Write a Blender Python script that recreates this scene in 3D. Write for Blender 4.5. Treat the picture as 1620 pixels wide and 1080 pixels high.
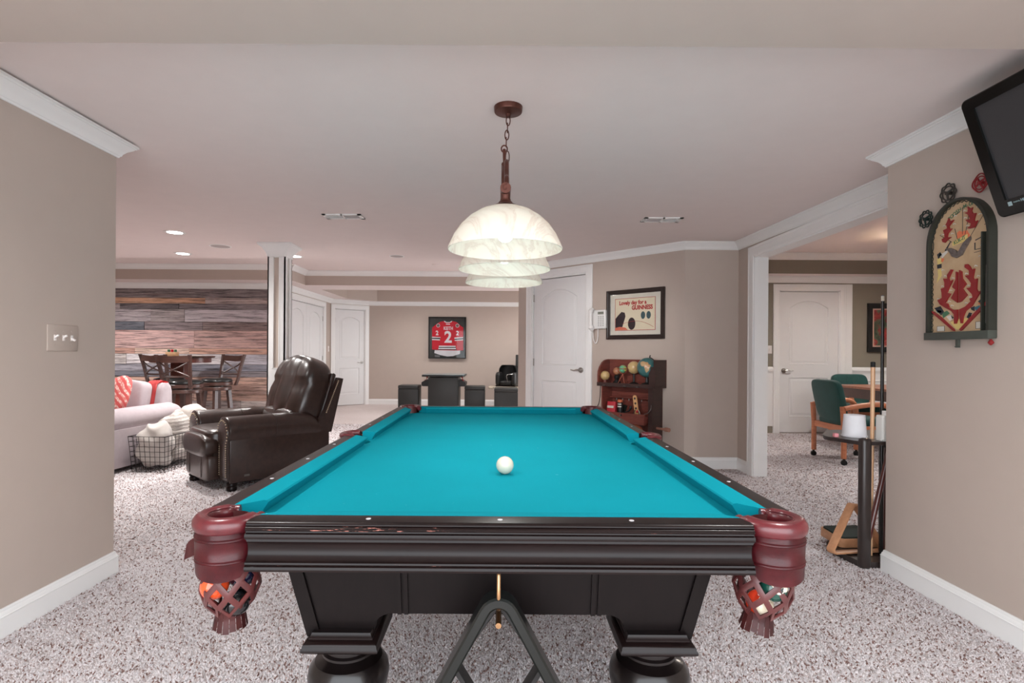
import bpy, bmesh, math, random
import numpy as np
from mathutils import Vector, Matrix, Euler, noise
random.seed(7)
PI = math.pi
R = math.radians
scene = bpy.context.scene
for o in list(bpy.data.objects): bpy.data.objects.remove(o)
C = scene.collection

# ------------------------------------------------------------ camera, world, exposure
H = 1.135
cam = bpy.data.cameras.new('camera'); camo = bpy.data.objects.new('camera', cam); C.objects.link(camo)
cam.sensor_fit = 'HORIZONTAL'; cam.sensor_width = 36.0; cam.lens = 855.0*36.0/1620.0
cam.shift_x = 17.0/1620; cam.shift_y = 17.0/1620; cam.clip_start = 0.05; cam.clip_end = 100
camo.matrix_world = Matrix.Translation((0, 0, H)) @ Matrix.Rotation(R(90), 4, 'X') @ Matrix.Rotation(R(0.4), 4, 'Z')
scene.camera = camo
scene.view_settings.view_transform = 'Standard'; scene.view_settings.look = 'None'
scene.view_settings.gamma = 1.0; scene.view_settings.use_curve_mapping = False
scene.view_settings.exposure = 1.2
scene.cycles.diffuse_bounces = 8; scene.cycles.max_bounces = 16
world = bpy.data.worlds.new('world'); scene.world = world; world.use_nodes = True
WB = world.node_tree.nodes['Background']; WB.inputs[0].default_value = (0.95, 1.0, 1.05, 1); WB.inputs[1].default_value = 2.5

def lamp(name, kind, loc, energy, size=0.2, color=(1, .95, .9), rot=(0, 0, 0), spread=None, parent=None, shape='DISK', blend=None, angle=None):
    l = bpy.data.lights.new(name, kind); l.energy = energy; l.color = color
    if kind == 'AREA':
        l.shape = shape; l.size = size
        if spread: l.spread = spread
    elif kind == 'SPOT':
        l.shadow_soft_size = size; l.spot_size = angle or R(130); l.spot_blend = 1.0
    else: l.shadow_soft_size = size
    o = bpy.data.objects.new(name, l); C.objects.link(o); o.location = loc; o.rotation_euler = rot
    if parent: o.parent = parent
    return o

# ------------------------------------------------------------ materials
def lin(c):
    c = c/255.0
    return c/12.92 if c <= .04045 else ((c+.055)/1.055)**2.4
def S(r, g, b): return (lin(r), lin(g), lin(b), 1.0)
class NT:
    def __init__(self, name):
        self.m = bpy.data.materials.new(name); self.m.use_nodes = True
        self.t = self.m.node_tree; self.b = self.t.nodes['Principled BSDF']; self.out = self.t.nodes['Material Output']
    def n(self, typ, **kw):
        nd = self.t.nodes.new(typ)
        for k, v in kw.items():
            if k.startswith('i_'): nd.inputs[k[2:].replace('_', ' ')].default_value = v
            else: setattr(nd, k, v)
        return nd
    def l(self, a, b): self.t.links.new(a, b)
    def coords(self, scale=(1, 1, 1), kind='Object'):
        tc = self.n('ShaderNodeTexCoord'); mp = self.n('ShaderNodeMapping'); mp.inputs['Scale'].default_value = scale
        self.l(tc.outputs[kind], mp.inputs['Vector']); return mp.outputs['Vector']
    def noise(self, vec, scale, detail=4, rough=.55):
        nd = self.n('ShaderNodeTexNoise'); nd.inputs['Scale'].default_value = scale; nd.inputs['Detail'].default_value = detail
        nd.inputs['Roughness'].default_value = rough; self.l(vec, nd.inputs['Vector']); return nd.outputs['Fac']
    def ramp(self, fac, stops):
        rp = self.n('ShaderNodeValToRGB'); e = rp.color_ramp.elements
        while len(e) < len(stops): e.new(.5)
        for el, (p, c) in zip(e, stops): el.position = p; el.color = c
        self.l(fac, rp.inputs['Fac']); return rp.outputs['Color']
    def mix(self, fac, a, b, typ='MIX'):
        mx = self.n('ShaderNodeMix', data_type='RGBA', blend_type=typ)
        for sock, v in ((mx.inputs['Factor'], fac), (mx.inputs[6], a), (mx.inputs[7], b)):
            if hasattr(v, 'is_linked') or hasattr(v, 'links'): self.l(v, sock)
            else: sock.default_value = v
        return mx.outputs[2]
    def bump(self, h, strength=.2, dist=.002):
        bp = self.n('ShaderNodeBump'); bp.inputs['Strength'].default_value = strength; bp.inputs['Distance'].default_value = dist
        self.l(h, bp.inputs['Height']); self.l(bp.outputs['Normal'], self.b.inputs['Normal'])
MATS = {}
def mat(name, col, rough=.5, metal=0, var=.06, vscale=8, bump=0, bscale=200, coat=0, spec=.5, trans=0, ior=1.45, emit=None, estr=0, sheen=0, alpha=1):
    if name in MATS: return MATS[name]
    t = NT(name); b = t.b
    b.inputs['Roughness'].default_value = rough; b.inputs['Metallic'].default_value = metal
    b.inputs['Specular IOR Level'].default_value = spec; b.inputs['IOR'].default_value = ior
    if coat: b.inputs['Coat Weight'].default_value = coat; b.inputs['Coat Roughness'].default_value = .08
    if trans: b.inputs['Transmission Weight'].default_value = trans
    if sheen: b.inputs['Sheen Weight'].default_value = sheen
    if emit: b.inputs['Emission Color'].default_value = emit; b.inputs['Emission Strength'].default_value = estr
    v = t.coords()
    if var:
        f = t.noise(v, vscale, 5)
        lo = tuple(max(0, c*(1-var)) for c in col[:3])+(1,); hi = tuple(min(1, c*(1+var)) for c in col[:3])+(1,)
        t.l(t.ramp(f, [(.3, lo), (.7, hi)]), b.inputs['Base Color'])
    else: b.inputs['Base Color'].default_value = col
    if bump: t.bump(t.noise(v, bscale, 3), bump, .002)
    MATS[name] = t.m
    return t.m
def wood(name, lo, hi, rough=.4, scale=(3, 60, 60), coat=0, nscale=1.5, bump=.05, spec=.5):
    if name in MATS: return MATS[name]
    t = NT(name); v = t.coords(scale); f = t.noise(v, nscale, 6, .65)
    t.l(t.ramp(f, [(.25, lo), (.75, hi)]), t.b.inputs['Base Color']); t.b.inputs['Roughness'].default_value = rough
    t.b.inputs['Specular IOR Level'].default_value = spec
    if coat: t.b.inputs['Coat Weight'].default_value = coat; t.b.inputs['Coat Roughness'].default_value = .12
    if bump: t.bump(f, bump, .001)
    MATS[name] = t.m
    return t.m

M_wall = mat('wall_paint', S(185, 171, 161), .75, var=.015, bump=.06, bscale=350)
M_wall2 = mat('wall_paint_olive', S(134, 127, 114), .75, var=.015, bump=.06, bscale=350)
M_ceil = mat('ceiling_paint', S(228, 217, 214), .8, var=.012, bump=.05, bscale=300)
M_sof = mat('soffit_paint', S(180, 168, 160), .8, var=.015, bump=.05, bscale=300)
M_white = mat('white_trim_paint', S(234, 234, 233), .42, var=.01)
M_door = mat('white_door_paint', S(224, 224, 224), .45, var=.01)
M_nickel = mat('brushed_nickel', S(176, 172, 168), .3, 1, var=.03)
M_steel = mat('dull_steel', S(120, 118, 115), .4, 1)
M_black = mat('black_satin', S(32, 31, 31), .45, var=.1)
M_blackgloss = mat('black_gloss', S(10, 11, 9), .14, var=.1, spec=.3)
M_rubber = mat('black_rubber', S(24, 24, 24), .7)
M_brass = mat('brass', S(190, 150, 110), .3, 1)
M_bronze = mat('bronze_metal', S(98, 62, 54), .36, .75, var=.2, vscale=20)
M_paper = mat('cream_paper', S(205, 196, 182), .7, var=.03)
M_red = mat('red_print', S(165, 30, 34), .6)
M_ivory = mat('ivory_plastic', S(232, 226, 222), .35, var=.01)
M_plate = mat('painted_switch_plate', S(182, 168, 158), .5, var=.01)
M_glass = None
def glass_mat():
    t = NT('clear_glass'); m = t.m
    tr = t.n('ShaderNodeBsdfTransparent'); gl = t.n('ShaderNodeBsdfGlossy'); gl.inputs['Roughness'].default_value = .02
    mx = t.n('ShaderNodeMixShader'); lw = t.n('ShaderNodeFresnel'); lw.inputs['IOR'].default_value = 1.25
    t.l(lw.outputs[0], mx.inputs[0]); t.l(tr.outputs[0], mx.inputs[1]); t.l(gl.outputs[0], mx.inputs[2])
    t.l(mx.outputs[0], t.out.inputs['Surface']); return m
M_glass = glass_mat()

# ------------------------------------------------------------ mesh helpers
def newbm(): return bmesh.new()
def obj(name, bm, m, parent=None, sharp=35, loc=None, rot=None, **props):
    me = bpy.data.meshes.new(name)
    bmesh.ops.recalc_face_normals(bm, faces=bm.faces[:])
    bm.to_mesh(me); bm.free()
    ms = m if isinstance(m, (list, tuple)) else [m]
    for x in ms: me.materials.append(x)
    me.polygons.foreach_set('use_smooth', [True]*len(me.polygons)); me.set_sharp_from_angle(angle=R(sharp))
    o = bpy.data.objects.new(name, me); C.objects.link(o)
    if parent: o.parent = parent
    if loc is not None: o.location = loc
    if rot is not None: o.rotation_euler = rot
    for k, v in props.items(): o[k] = v
    return o
def thing(name, label, cat, loc=(0, 0, 0), rz=0, group=None, rot=None):
    o = bpy.data.objects.new(name, None); o.empty_display_size = .1; C.objects.link(o); o.location = loc
    o.rotation_euler = rot if rot else (0, 0, rz)
    o['label'] = label; o['category'] = cat
    if group: o['group'] = group
    return o
def tag(o, label, cat, group=None):
    o['label'] = label; o['category'] = cat
    if group: o['group'] = group
    return o
def struct(name, bm, m, parent=None, loc=None, rot=None, sharp=30):
    o = obj(name, bm, m, parent, sharp, loc, rot)
    if not parent: o['kind'] = 'structure'
    return o
def sempty(name, loc=(0, 0, 0), rz=0):
    o = bpy.data.objects.new(name, None); o.empty_display_size = .1; C.objects.link(o); o.location = loc; o.rotation_euler = (0, 0, rz)
    o['kind'] = 'structure'; return o
def dup(root, loc, rz=None, label=None):
    r = root.copy(); C.objects.link(r); r.location = loc
    if rz is not None: r.rotation_euler = (0, 0, rz)
    if label: r['label'] = label
    for ch in list(root.children):
        c = ch.copy(); C.objects.link(c); c.parent = r
        for g in list(ch.children):
            d = g.copy(); C.objects.link(d); d.parent = c
    return r
def face(bm, vs):
    try: return bm.faces.new(vs)
    except ValueError: return None
def box(bm, c, s, rot=None, bev=0, seg=2):
    x, y, z = s[0]/2, s[1]/2, s[2]/2
    co = [(-x, -y, -z), (x, -y, -z), (x, y, -z), (-x, y, -z), (-x, -y, z), (x, -y, z), (x, y, z), (-x, y, z)]
    M = Matrix.Translation(c)
    if rot: M = M @ Euler(rot).to_matrix().to_4x4()
    v = [bm.verts.new(M @ Vector(p)) for p in co]
    fs = [face(bm, [v[i] for i in f]) for f in ((0, 3, 2, 1), (4, 5, 6, 7), (0, 1, 5, 4), (1, 2, 6, 5), (2, 3, 7, 6), (3, 0, 4, 7))]
    if bev:
        es = list({e for f in fs for e in f.edges})
        bmesh.ops.bevel(bm, geom=es, offset=bev, segments=seg, profile=.5, affect='EDGES')
    return bm
def bx(bm, x0, x1, y0, y1, z0, z1, bev=0): return box(bm, ((x0+x1)/2, (y0+y1)/2, (z0+z1)/2), (abs(x1-x0), abs(y1-y0), abs(z1-z0)), bev=bev)
def frame_z(d):
    d = Vector(d).normalized()
    a = Vector((0, 0, 1)) if abs(d.z) < .95 else Vector((1, 0, 0))
    x = a.cross(d).normalized(); y = d.cross(x); return x, y, d
def loft(bm, rings, closed=True, cap0=True, cap1=True):
    vr = [[bm.verts.new(p) for p in r] for r in rings]
    n = len(vr[0])
    for a, b in zip(vr[:-1], vr[1:]):
        for i in range(n if closed else n-1):
            face(bm, [a[i], a[(i+1) % n], b[(i+1) % n], b[i]])
    if closed:
        if cap0: face(bm, vr[0][::-1])
        if cap1: face(bm, vr[-1])
    return vr
def cyl(bm, p0, p1, r0, r1=None, n=16, caps=True):
    p0, p1 = Vector(p0), Vector(p1); r1 = r0 if r1 is None else r1
    x, y, d = frame_z(p1-p0)
    rg = lambda p, r: [p+(x*math.cos(2*PI*i/n)+y*math.sin(2*PI*i/n))*r for i in range(n)]
    loft(bm, [rg(p0, r0), rg(p1, r1)], True, caps, caps); return bm
def lathe(bm, prof, n=24, M=None, a0=0, a1=2*PI, cap=True):
    M = M or Matrix()
    full = abs(a1-a0-2*PI) < 1e-6
    k = n if full else n+1
    rings = [[M @ Vector((max(r, 1e-5)*math.cos(a0+(a1-a0)*i/n), max(r, 1e-5)*math.sin(a0+(a1-a0)*i/n), z)) for i in range(k)] for r, z in prof]
    loft(bm, rings, full, cap and full, cap and full)
    bmesh.ops.remove_doubles(bm, verts=bm.verts[:], dist=2e-5)
    return bm
def smoothpts(pts, n=6, closed=False):
    P = [Vector(p) for p in pts]; out = []; m = len(P)
    rng = range(m if closed else m-1)
    for i in rng:
        if closed: a, b, c, d = P[(i-1) % m], P[i], P[(i+1) % m], P[(i+2) % m]
        else: a, b, c, d = P[max(i-1, 0)], P[i], P[i+1], P[min(i+2, m-1)]
        for j in range(n):
            t = j/n
            out.append(.5*((2*b)+(c-a)*t+(2*a-5*b+4*c-d)*t*t+(3*b-a-3*c+d)*t**3))
    if not closed: out.append(P[-1])
    return out
def tube(bm, pts, r, n=8, closed=False, flat=1.0, up=None, caps=True):
    P = [Vector(p) for p in pts]; m = len(P)
    rr = r if isinstance(r, (list, tuple)) else [r]*m
    T = []
    for i in range(m):
        a = P[(i-1) % m] if (closed or i > 0) else P[i]; b = P[(i+1) % m] if (closed or i < m-1) else P[i]
        T.append((b-a).normalized())
    if up is not None:
        ups = [Vector(up)]*m
    x, y, _ = frame_z(T[0]); rings = []
    for i in range(m):
        if up is not None:
            xx = Vector(up).cross(T[i]).normalized(); yy = T[i].cross(xx)
        else:
            if i: x = (x-T[i]*x.dot(T[i])).normalized(); y = T[i].cross(x)
            xx, yy = x, y
        rings.append([P[i]+(xx*math.cos(2*PI*j/n)+yy*math.sin(2*PI*j/n)*flat)*rr[i] for j in range(n)])
    if closed:
        vr = loft(bm, rings, True, False, False)
        for j in range(n): face(bm, [vr[-1][j], vr[-1][(j+1) % n], vr[0][(j+1) % n], vr[0][j]])
    else: loft(bm, rings, True, caps, caps)
    return bm
def prism(bm, poly, z0, z1, M=None):
    M = M or Matrix(); n = len(poly)
    a = [bm.verts.new(M @ Vector((p[0], p[1], z0))) for p in poly]; b = [bm.verts.new(M @ Vector((p[0], p[1], z1))) for p in poly]
    face(bm, a[::-1]); face(bm, b)
    for i in range(n): face(bm, [a[i], a[(i+1) % n], b[(i+1) % n], b[i]])
    return bm
XZ = Matrix(((1, 0, 0, 0), (0, 0, 1, 0), (0, 1, 0, 0), (0, 0, 0, 1)))   # poly (x,z), extrude along y
YZ = Matrix(((0, 0, 1, 0), (1, 0, 0, 0), (0, 1, 0, 0), (0, 0, 0, 1)))   # poly (y,z), extrude along x
def sphere(bm, c, r, n=20, m=12, s=(1, 1, 1)):
    prof = [(r*math.sin(PI*i/m), -r*math.cos(PI*i/m)) for i in range(m+1)]
    lathe(bm, prof, n, Matrix.Translation(c) @ Matrix.Diagonal((s[0], s[1], s[2], 1)), cap=False); return bm
def superell(bm, c, s, e1=.4, e2=.4, n=28, m=16, rot=None, disp=0, dscale=6, seed=0):
    sg = lambda v, e: math.copysign(abs(v)**e, v)
    M = Matrix.Translation(c)
    if rot: M = M @ Euler(rot).to_matrix().to_4x4()
    rings = []
    for i in range(m+1):
        p = -PI/2+PI*i/m; ring = []
        for j in range(n):
            q = 2*PI*j/n
            v = Vector((s[0]*sg(math.cos(p), e1)*sg(math.cos(q), e2), s[1]*sg(math.cos(p), e1)*sg(math.sin(q), e2), s[2]*sg(math.sin(p), e1)))
            if disp:
                d = noise.noise(v*dscale+Vector((seed, seed*2, 0)))
                v = v+v.normalized()*d*disp
            ring.append(M @ v)
        rings.append(ring)
    loft(bm, rings, True, True, True)
    bmesh.ops.remove_doubles(bm, verts=bm.verts[:], dist=1e-4)
    return bm
def sweep(bm, path, prof, zs=None, closed=False, caps=True):
    """profile (off,z) swept along plan path; off to the LEFT of travel, mitred"""
    P = [Vector((p[0], p[1])) for p in path]; m = len(P); rings = []
    for i in range(m):
        ds = []
        if closed or i > 0: ds.append((P[i]-P[(i-1) % m]).normalized())
        if closed or i < m-1: ds.append((P[(i+1) % m]-P[i]).normalized())
        ns = [Vector((-d.y, d.x)) for d in ds]
        nn = ns[0] if len(ns) == 1 else (ns[0]+ns[1]).normalized()
        k = 1.0 if len(ns) == 1 else 1.0/max(.2, nn.dot(ns[0]))
        zz = zs[i] if zs else 0
        rings.append([(P[i].x+nn.x*o*k, P[i].y+nn.y*o*k, z+zz) for o, z in prof])
    if closed: rings.append(rings[0])
    loft(bm, rings, True, caps and not closed, caps and not closed)
    if closed: bmesh.ops.remove_doubles(bm, verts=bm.verts[:], dist=1e-5)
    return bm
def text(name, body, size, m, parent, loc, rot=(R(90), 0, 0), align='CENTER', ext=.0006, sx=1.0, bold=0):
    cu = bpy.data.curves.new('lettering', 'FONT'); cu.body = body; cu.size = size; cu.align_x = align; cu.align_y = 'CENTER'; cu.extrude = ext; cu.offset = bold
    cu.resolution_u = 3
    tmp = bpy.data.objects.new('lettering', cu); C.objects.link(tmp)
    dg = bpy.context.evaluated_depsgraph_get(); dg.update()
    me = bpy.data.meshes.new_from_object(tmp.evaluated_get(dg)); bpy.data.objects.remove(tmp)
    me.materials.clear(); me.materials.append(m)
    o = bpy.data.objects.new(name, me); C.objects.link(o); o.parent = parent; o.location = loc; o.rotation_euler = rot; o.scale = (sx, 1, 1)
    return o
def paint_ceil_faces(o, idx=1):
    for p in o.data.polygons:
        if p.normal.z < -.5: p.material_index = idx

# ------------------------------------------------------------ carpet and floor
def carpet_mat():
    t = NT('carpet_base'); v = t.coords()
    f = t.noise(v, 95, 3, .6); g = t.noise(v, 1.2, 2)
    col = t.ramp(f, [(.36, S(146, 122, 116)), (.46, S(210, 200, 198)), (.8, S(226, 218, 216))])
    col = t.mix(.16, col, t.ramp(g, [(.35, S(186, 172, 168)), (.65, S(226, 216, 213))]))
    t.l(col, t.b.inputs['Base Color']); t.b.inputs['Roughness'].default_value = .95; t.b.inputs['Specular IOR Level'].default_value = .1
    t.bump(t.noise(v, 130, 3), .8, .008); return t.m
def pile_mat():
    t = NT('carpet_pile'); a = t.n('ShaderNodeAttribute'); a.attribute_name = 'fleck'
    t.l(a.outputs['Color'], t.b.inputs['Base Color']); t.b.inputs['Roughness'].default_value = .95; t.b.inputs['Specular IOR Level'].default_value = .1
    return t.m
floor = struct('floor', bx(newbm(), -9, 8, -3, 12.2, -.1, 0), carpet_mat())
def pile():
    rs = np.random.RandomState(3); pts = []
    def grid(x0, x1, y0, y1, s, xk=1.03):
        xs = np.arange(x0, x1, s); ys = np.arange(y0, y1, s); X, Y = np.meshgrid(xs, ys)
        X = (X+rs.uniform(-.5, .5, X.shape)*s).ravel(); Y = (Y+rs.uniform(-.5, .5, Y.shape)*s).ravel()
        k = np.abs(X) < Y*xk; k &= ~((X < -1.94) & (Y < 2.76)); k &= ~((X > 2.0) & (Y < 2.86))
        return np.stack([X[k], Y[k], np.full(k.sum(), s)], 1)
    P = np.concatenate([grid(-2.0, 2.1, 1.55, 2.9, .0075), grid(-3.4, 2.32, 2.9, 4.6, .010), grid(-3.6, 2.3, 4.6, 5.3, .013), grid(2.32, 4.6, 2.9, 7.7, .013), grid(-3.5, 1.75, 5.3, 8.4, .016)])
    n = len(P); s = P[:, 2]
    ang = rs.uniform(0, 2*PI, n); h = rs.uniform(.005, .0105, n)
    V = np.zeros((n, 4, 3))
    for k in range(3):
        V[:, k, 0] = P[:, 0]+np.cos(ang+k*2*PI/3)*s*.72; V[:, k, 1] = P[:, 1]+np.sin(ang+k*2*PI/3)*s*.72; V[:, k, 2] = .0005
    V[:, 3, 0] = P[:, 0]+rs.normal(0, .55, n)*s; V[:, 3, 1] = P[:, 1]+rs.normal(0, .55, n)*s; V[:, 3, 2] = h
    F = np.zeros((n, 3, 3), dtype=np.int32); base = np.arange(n)*4
    for k in range(3): F[:, k, 0] = base+k; F[:, k, 1] = base+(k+1) % 3; F[:, k, 2] = base+3
    me = bpy.data.meshes.new('carpet_pile'); me.vertices.add(n*4); me.vertices.foreach_set('co', V.ravel())
    me.loops.add(n*9); me.loops.foreach_set('vertex_index', F.ravel()); me.polygons.add(n*3)
    me.polygons.foreach_set('loop_start', np.arange(n*3, dtype=np.int32)*3); me.polygons.foreach_set('loop_total', np.full(n*3, 3, dtype=np.int32))
    me.update(); me.validate()
    hi = np.array(S(221, 215, 217)); mid = np.array(S(197, 185, 184)); lo = np.array(S(136, 108, 102))
    u = rs.uniform(0, 1, n); w = rs.uniform(.9, 1.1, n)[:, None]
    col = np.where((u < .115)[:, None], lo, np.where((u < .27)[:, None], mid, hi))*w; col[:, 3] = 1
    at = me.color_attributes.new('fleck', 'FLOAT_COLOR', 'POINT'); at.data.foreach_set('color', np.repeat(col, 4, axis=0).ravel())
    me.materials.append(pile_mat())
    o = bpy.data.objects.new('carpet_pile', me); C.objects.link(o); o['kind'] = 'stuff'; o.parent = floor
pile()

# ------------------------------------------------------------ room shell
def zc(y): return 2.195 if y <= 2.9 else (2.232 if y >= 5.3 else 2.195+.037*(y-2.9)/2.4)
bm = newbm()
for (ya, yb) in ((-.6, 2.9), (2.9, 5.3), (5.3, 6.45)):
    lo = [(-9, ya, zc(ya)), (2.46, ya, zc(ya)), (2.46, yb, zc(yb)), (-9, yb, zc(yb))]
    loft(bm, [lo, [(p[0], p[1], 2.55) for p in lo]])
prism(bm, [(2.46, 6.45), (.69, 6.45), (.2, 6.94), (.4, 7.2), (2.46, 7.2)], 2.232, 2.55)
struct('ceiling', bm, M_ceil)
struct('ceiling', bx(newbm(), -9, 3.3, 6.45, 8.8, 2.43, 2.55), M_ceil)
struct('ceiling', bx(newbm(), -3.6, 3.3, 8.8, 12, 2.56, 2.65), M_ceil)
struct('ceiling', bx(newbm(), 2.46, 7.6, 1.2, 8.0, 2.53, 2.62), M_ceil)
# soffit over the camera
o = struct('ceiling_soffit', bx(newbm(), -1.957, 2.02, -.6, 1.613, 2.05, 2.2), M_sof)
# soffits of the far end
bm = newbm()
prism(bm, [(-9, 8.16), (-3.18, 8.16), (-3.18, 8.75), (-9, 8.75)], 2.20, 2.5)
prism(bm, [(-3.18, 8.75), (3.3, 8.75), (3.3, 9.39), (-3.13, 9.39), (-3.13, 10.96), (-2.65, 11.5), (3.3, 11.5), (3.3, 11.62), (-3.6, 11.62), (-3.6, 8.75)], 2.20, 2.6)
o = struct('ceiling_soffit', bm, [M_wall, M_ceil]); paint_ceil_faces(o)
bm = newbm(); bx(bm, 2.46, 7.6, 7.477, 7.9, 2.25, 2.6)
o = struct('ceiling_soffit', bm, [M_wall2, M_ceil]); paint_ceil_faces(o)
A45 = R(-45)
def wallbox(name, m, *boxes):
    bm = newbm()
    for b in boxes: bx(bm, *b)
    return struct(name, bm, m)
wl = wallbox('wall_left', M_wall, (-2.1, -1.957, -.6, 2.738, 0, 2.4))
wr = wallbox('wall_right', M_wall, (2.02, 2.46, -.6, 2.833, 0, 2.4))
wallbox('wall_right_opening', M_wall, (2.336, 2.456, 5.0, 5.47, 0, 2.55), (2.336, 2.456, 2.833, 5.0, 2.04, 2.55))
wallbox('wall_back_right', M_wall, (1.808, 2.336, 5.33, 5.47, 0, 2.4))
w = sempty('wall_angled', (1.808, 5.33, 0), A45)
bm = newbm(); bx(bm, -2.249, -2.016, 0, .14, 0, 2.5); bx(bm, -1.192, 0, 0, .14, 0, 2.4); bx(bm, -2.016, -1.192, 0, .14, 2.05, 2.4)
struct('wall_face', bm, M_wall, w)
wallbox('wall_back', M_wall, (-2.9, 3.3, 11.6, 11.74, 0, 2.65))
AD = math.atan2(.55, .65)
w = sempty('wall_back_angled', (-3.5, 11.05, 0), AD)
bm = newbm(); bx(bm, -.05, .09, 0, .14, 0, 2.65); bx(bm, .78, .9, 0, .14, 0, 2.65); bx(bm, .09, .78, 0, .14, 2.02, 2.65)
struct('wall_face', bm, M_wall, w)
wallbox('wall_closet', M_wall, (-3.64, -3.5, 8.62, 8.87, 0, 2.6), (-3.64, -3.5, 10.65, 11.1, 0, 2.6), (-3.64, -3.5, 8.87, 10.65, 2.01, 2.6))
wwood = wallbox('wall_back_left', M_wall, (-9, -3.64, 8.64, 8.78, 0, 2.6))
wallbox('wall_far_right', M_wall2, (2.46, 3.95, 7.78, 7.9, 0, 2.6), (4.87, 7.6, 7.78, 7.9, 0, 2.6), (3.95, 4.87, 7.78, 7.9, 2.07, 2.6))
wallbox('wall_end_right', M_wall2, (7.5, 7.6, 1.2, 7.9, 0, 2.6))
wallbox('wall_lightblock_near_right', M_wall2, (2.46, 7.5, 1.1, 1.2, 0, 2.6))  # unseen, added to stop world light reaching the opening's jamb
wallbox('wall_lightblock_end_left', M_wall, (-9.0, -8.9, 2.4, 8.7, 0, 2.6))  # unseen, added to cut world light coming in from the left
wallbox('wall_lightblock_near_left', M_wall, (-8.9, -2.1, 2.4, 2.5, 0, 2.4))  # unseen, added with the end wall to close off light on the left

CROWN = [(0, -.075), (.008, -.075), (.012, -.068), (.016, -.066), (.02, -.055), (.032, -.04), (.05, -.026), (.058, -.018), (.062, -.017), (.064, -.011), (.07, -.010), (.07, 0), (0, 0)]
BASE = [(0, 0), (.015, 0), (.015, .081), (.0165, .083), (.0165, .086), (.013, .088), (.011, .098), (.007, .103), (.007, .108), (.004, .114), (0, .115)]
tn = [0]
def crown(path, zs, k=1.0, nm='trim'):
    tn[0] += 1; pr = [(o_*k, z*k) for o_, z in CROWN]
    return struct('trim_%d' % tn[0], sweep(newbm(), path, pr, zs), M_white)
crown([(-2.1, 2.738), (-1.957, 2.738), (-1.957, 1.613)], [zc(2.7)-.012]*3)
pth = [(2.02, 1.613), (2.02, 2.833), (2.336, 2.833), (2.336, 5.33), (1.808, 5.33), (.218, 6.92)]
crown(pth, [zc(p[1]) for p in pth])
crown([(3.3, 8.75), (-3.18, 8.75), (-3.18, 8.16), (-9, 8.16)], [2.43]*4, 1.05)
crown([(3.3, 11.6), (-2.85, 11.6), (-3.5, 11.05), (-3.5, 8.62), (-9, 8.62)], [2.2]*5, 1.15)
crown([(7.6, 7.477), (2.46, 7.477)], [2.53]*2, 1.2)
crown([(7.6, 7.78), (2.46, 7.78)], [2.25]*2, 1.2)
def base(side, path): struct('baseboard_'+side, sweep(newbm(), path, BASE), M_white)
base('left', [(-2.1, 2.738), (-1.957, 2.738), (-1.957, -.6)])
base('right', [(2.02, -.6), (2.02, 2.833), (2.3, 2.833)])
base('back_right', [(2.336, 5.09), (2.336, 5.33), (1.808, 5.33), (1.029, 6.109)])
base('angled', [(.319, 6.819), (.218, 6.92)])
base('back', [(3.3, 11.6), (-2.85, 11.6)])
base('far_right', [(3.83, 7.78), (2.46, 7.78)])
base('far_end', [(7.5, 7.78), (5.06, 7.78)])

# cased opening on the right
def casing_prof(w): return [(0, 0), (w, 0), (w, -.014), (w*.93, -.02), (w*.8, -.02), (w*.74, -.016), (w*.6, -.018), (w*.3, -.014), (w*.2, -.016), (w*.08, -.013), (0, -.010)]
def casing(bm, x0, x1, h, w):
    """door casing in the local frame: opening x0..x1, height h, front -y"""
    pr = casing_prof(w)
    for sgn, xe in ((-1, x0), (1, x1)):
        rings = [[(xe+sgn*o, y, 0) for o, y in pr], [(xe+sgn*o, y, h+o) for o, y in pr]]
        loft(bm, rings)
    rings = [[(x0-o, y, h+o) for o, y in pr], [(x1+o, y, h+o) for o, y in pr]]
    loft(bm, rings)
tr = sempty('trim_opening', (2.336, 5.0, 0), R(-90))
bm = newbm(); casing(bm, 0, 2.14, 2.04, .095); struct('casing', bm, M_white, tr)
bm = newbm(); bx(bm, 0, .012, -.002, .125, 0, 2.04); bx(bm, 0, 2.14, -.002, .125, 2.028, 2.04); struct('jamb', bm, M_white, tr)

# ------------------------------------------------------------ doors
def panel_outline(a, z0, z1, arch=0, n=12):
    p = [(-a, z0), (a, z0), (a, z1)]
    if arch:
        for i in range(1, n): 
            x = a-2*a*i/n; p.append((x, z1+arch*(1-(x/a)**2)))
    p.append((-a, z1)); return p
def inset(poly, d):
    out = []; n = len(poly)
    for i in range(n):
        a, b, c = Vector(poly[i-1]), Vector(poly[i]), Vector(poly[(i+1) % n])
        d1 = (b-a).normalized(); d2 = (c-b).normalized(); n1 = Vector((-d1.y, d1.x)); n2 = Vector((-d2.y, d2.x))
        nn = (n1+n2).normalized(); k = d/max(.3, nn.dot(n1)); out.append((b.x+nn.x*k, b.y+nn.y*k))
    return out
def panel(bm, cx, poly, y):
    P = [(p[0]+cx, p[1]) for p in poly]
    rings = []
    for d, yy in ((0, 0), (.004, -.004), (.012, .007), (.026, .007), (.04, -.001), (.06, -.002)):
        rings.append([(p[0], y+yy, p[1]) for p in inset(P, d)])
    loft(bm, rings, True, False, True)
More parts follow.
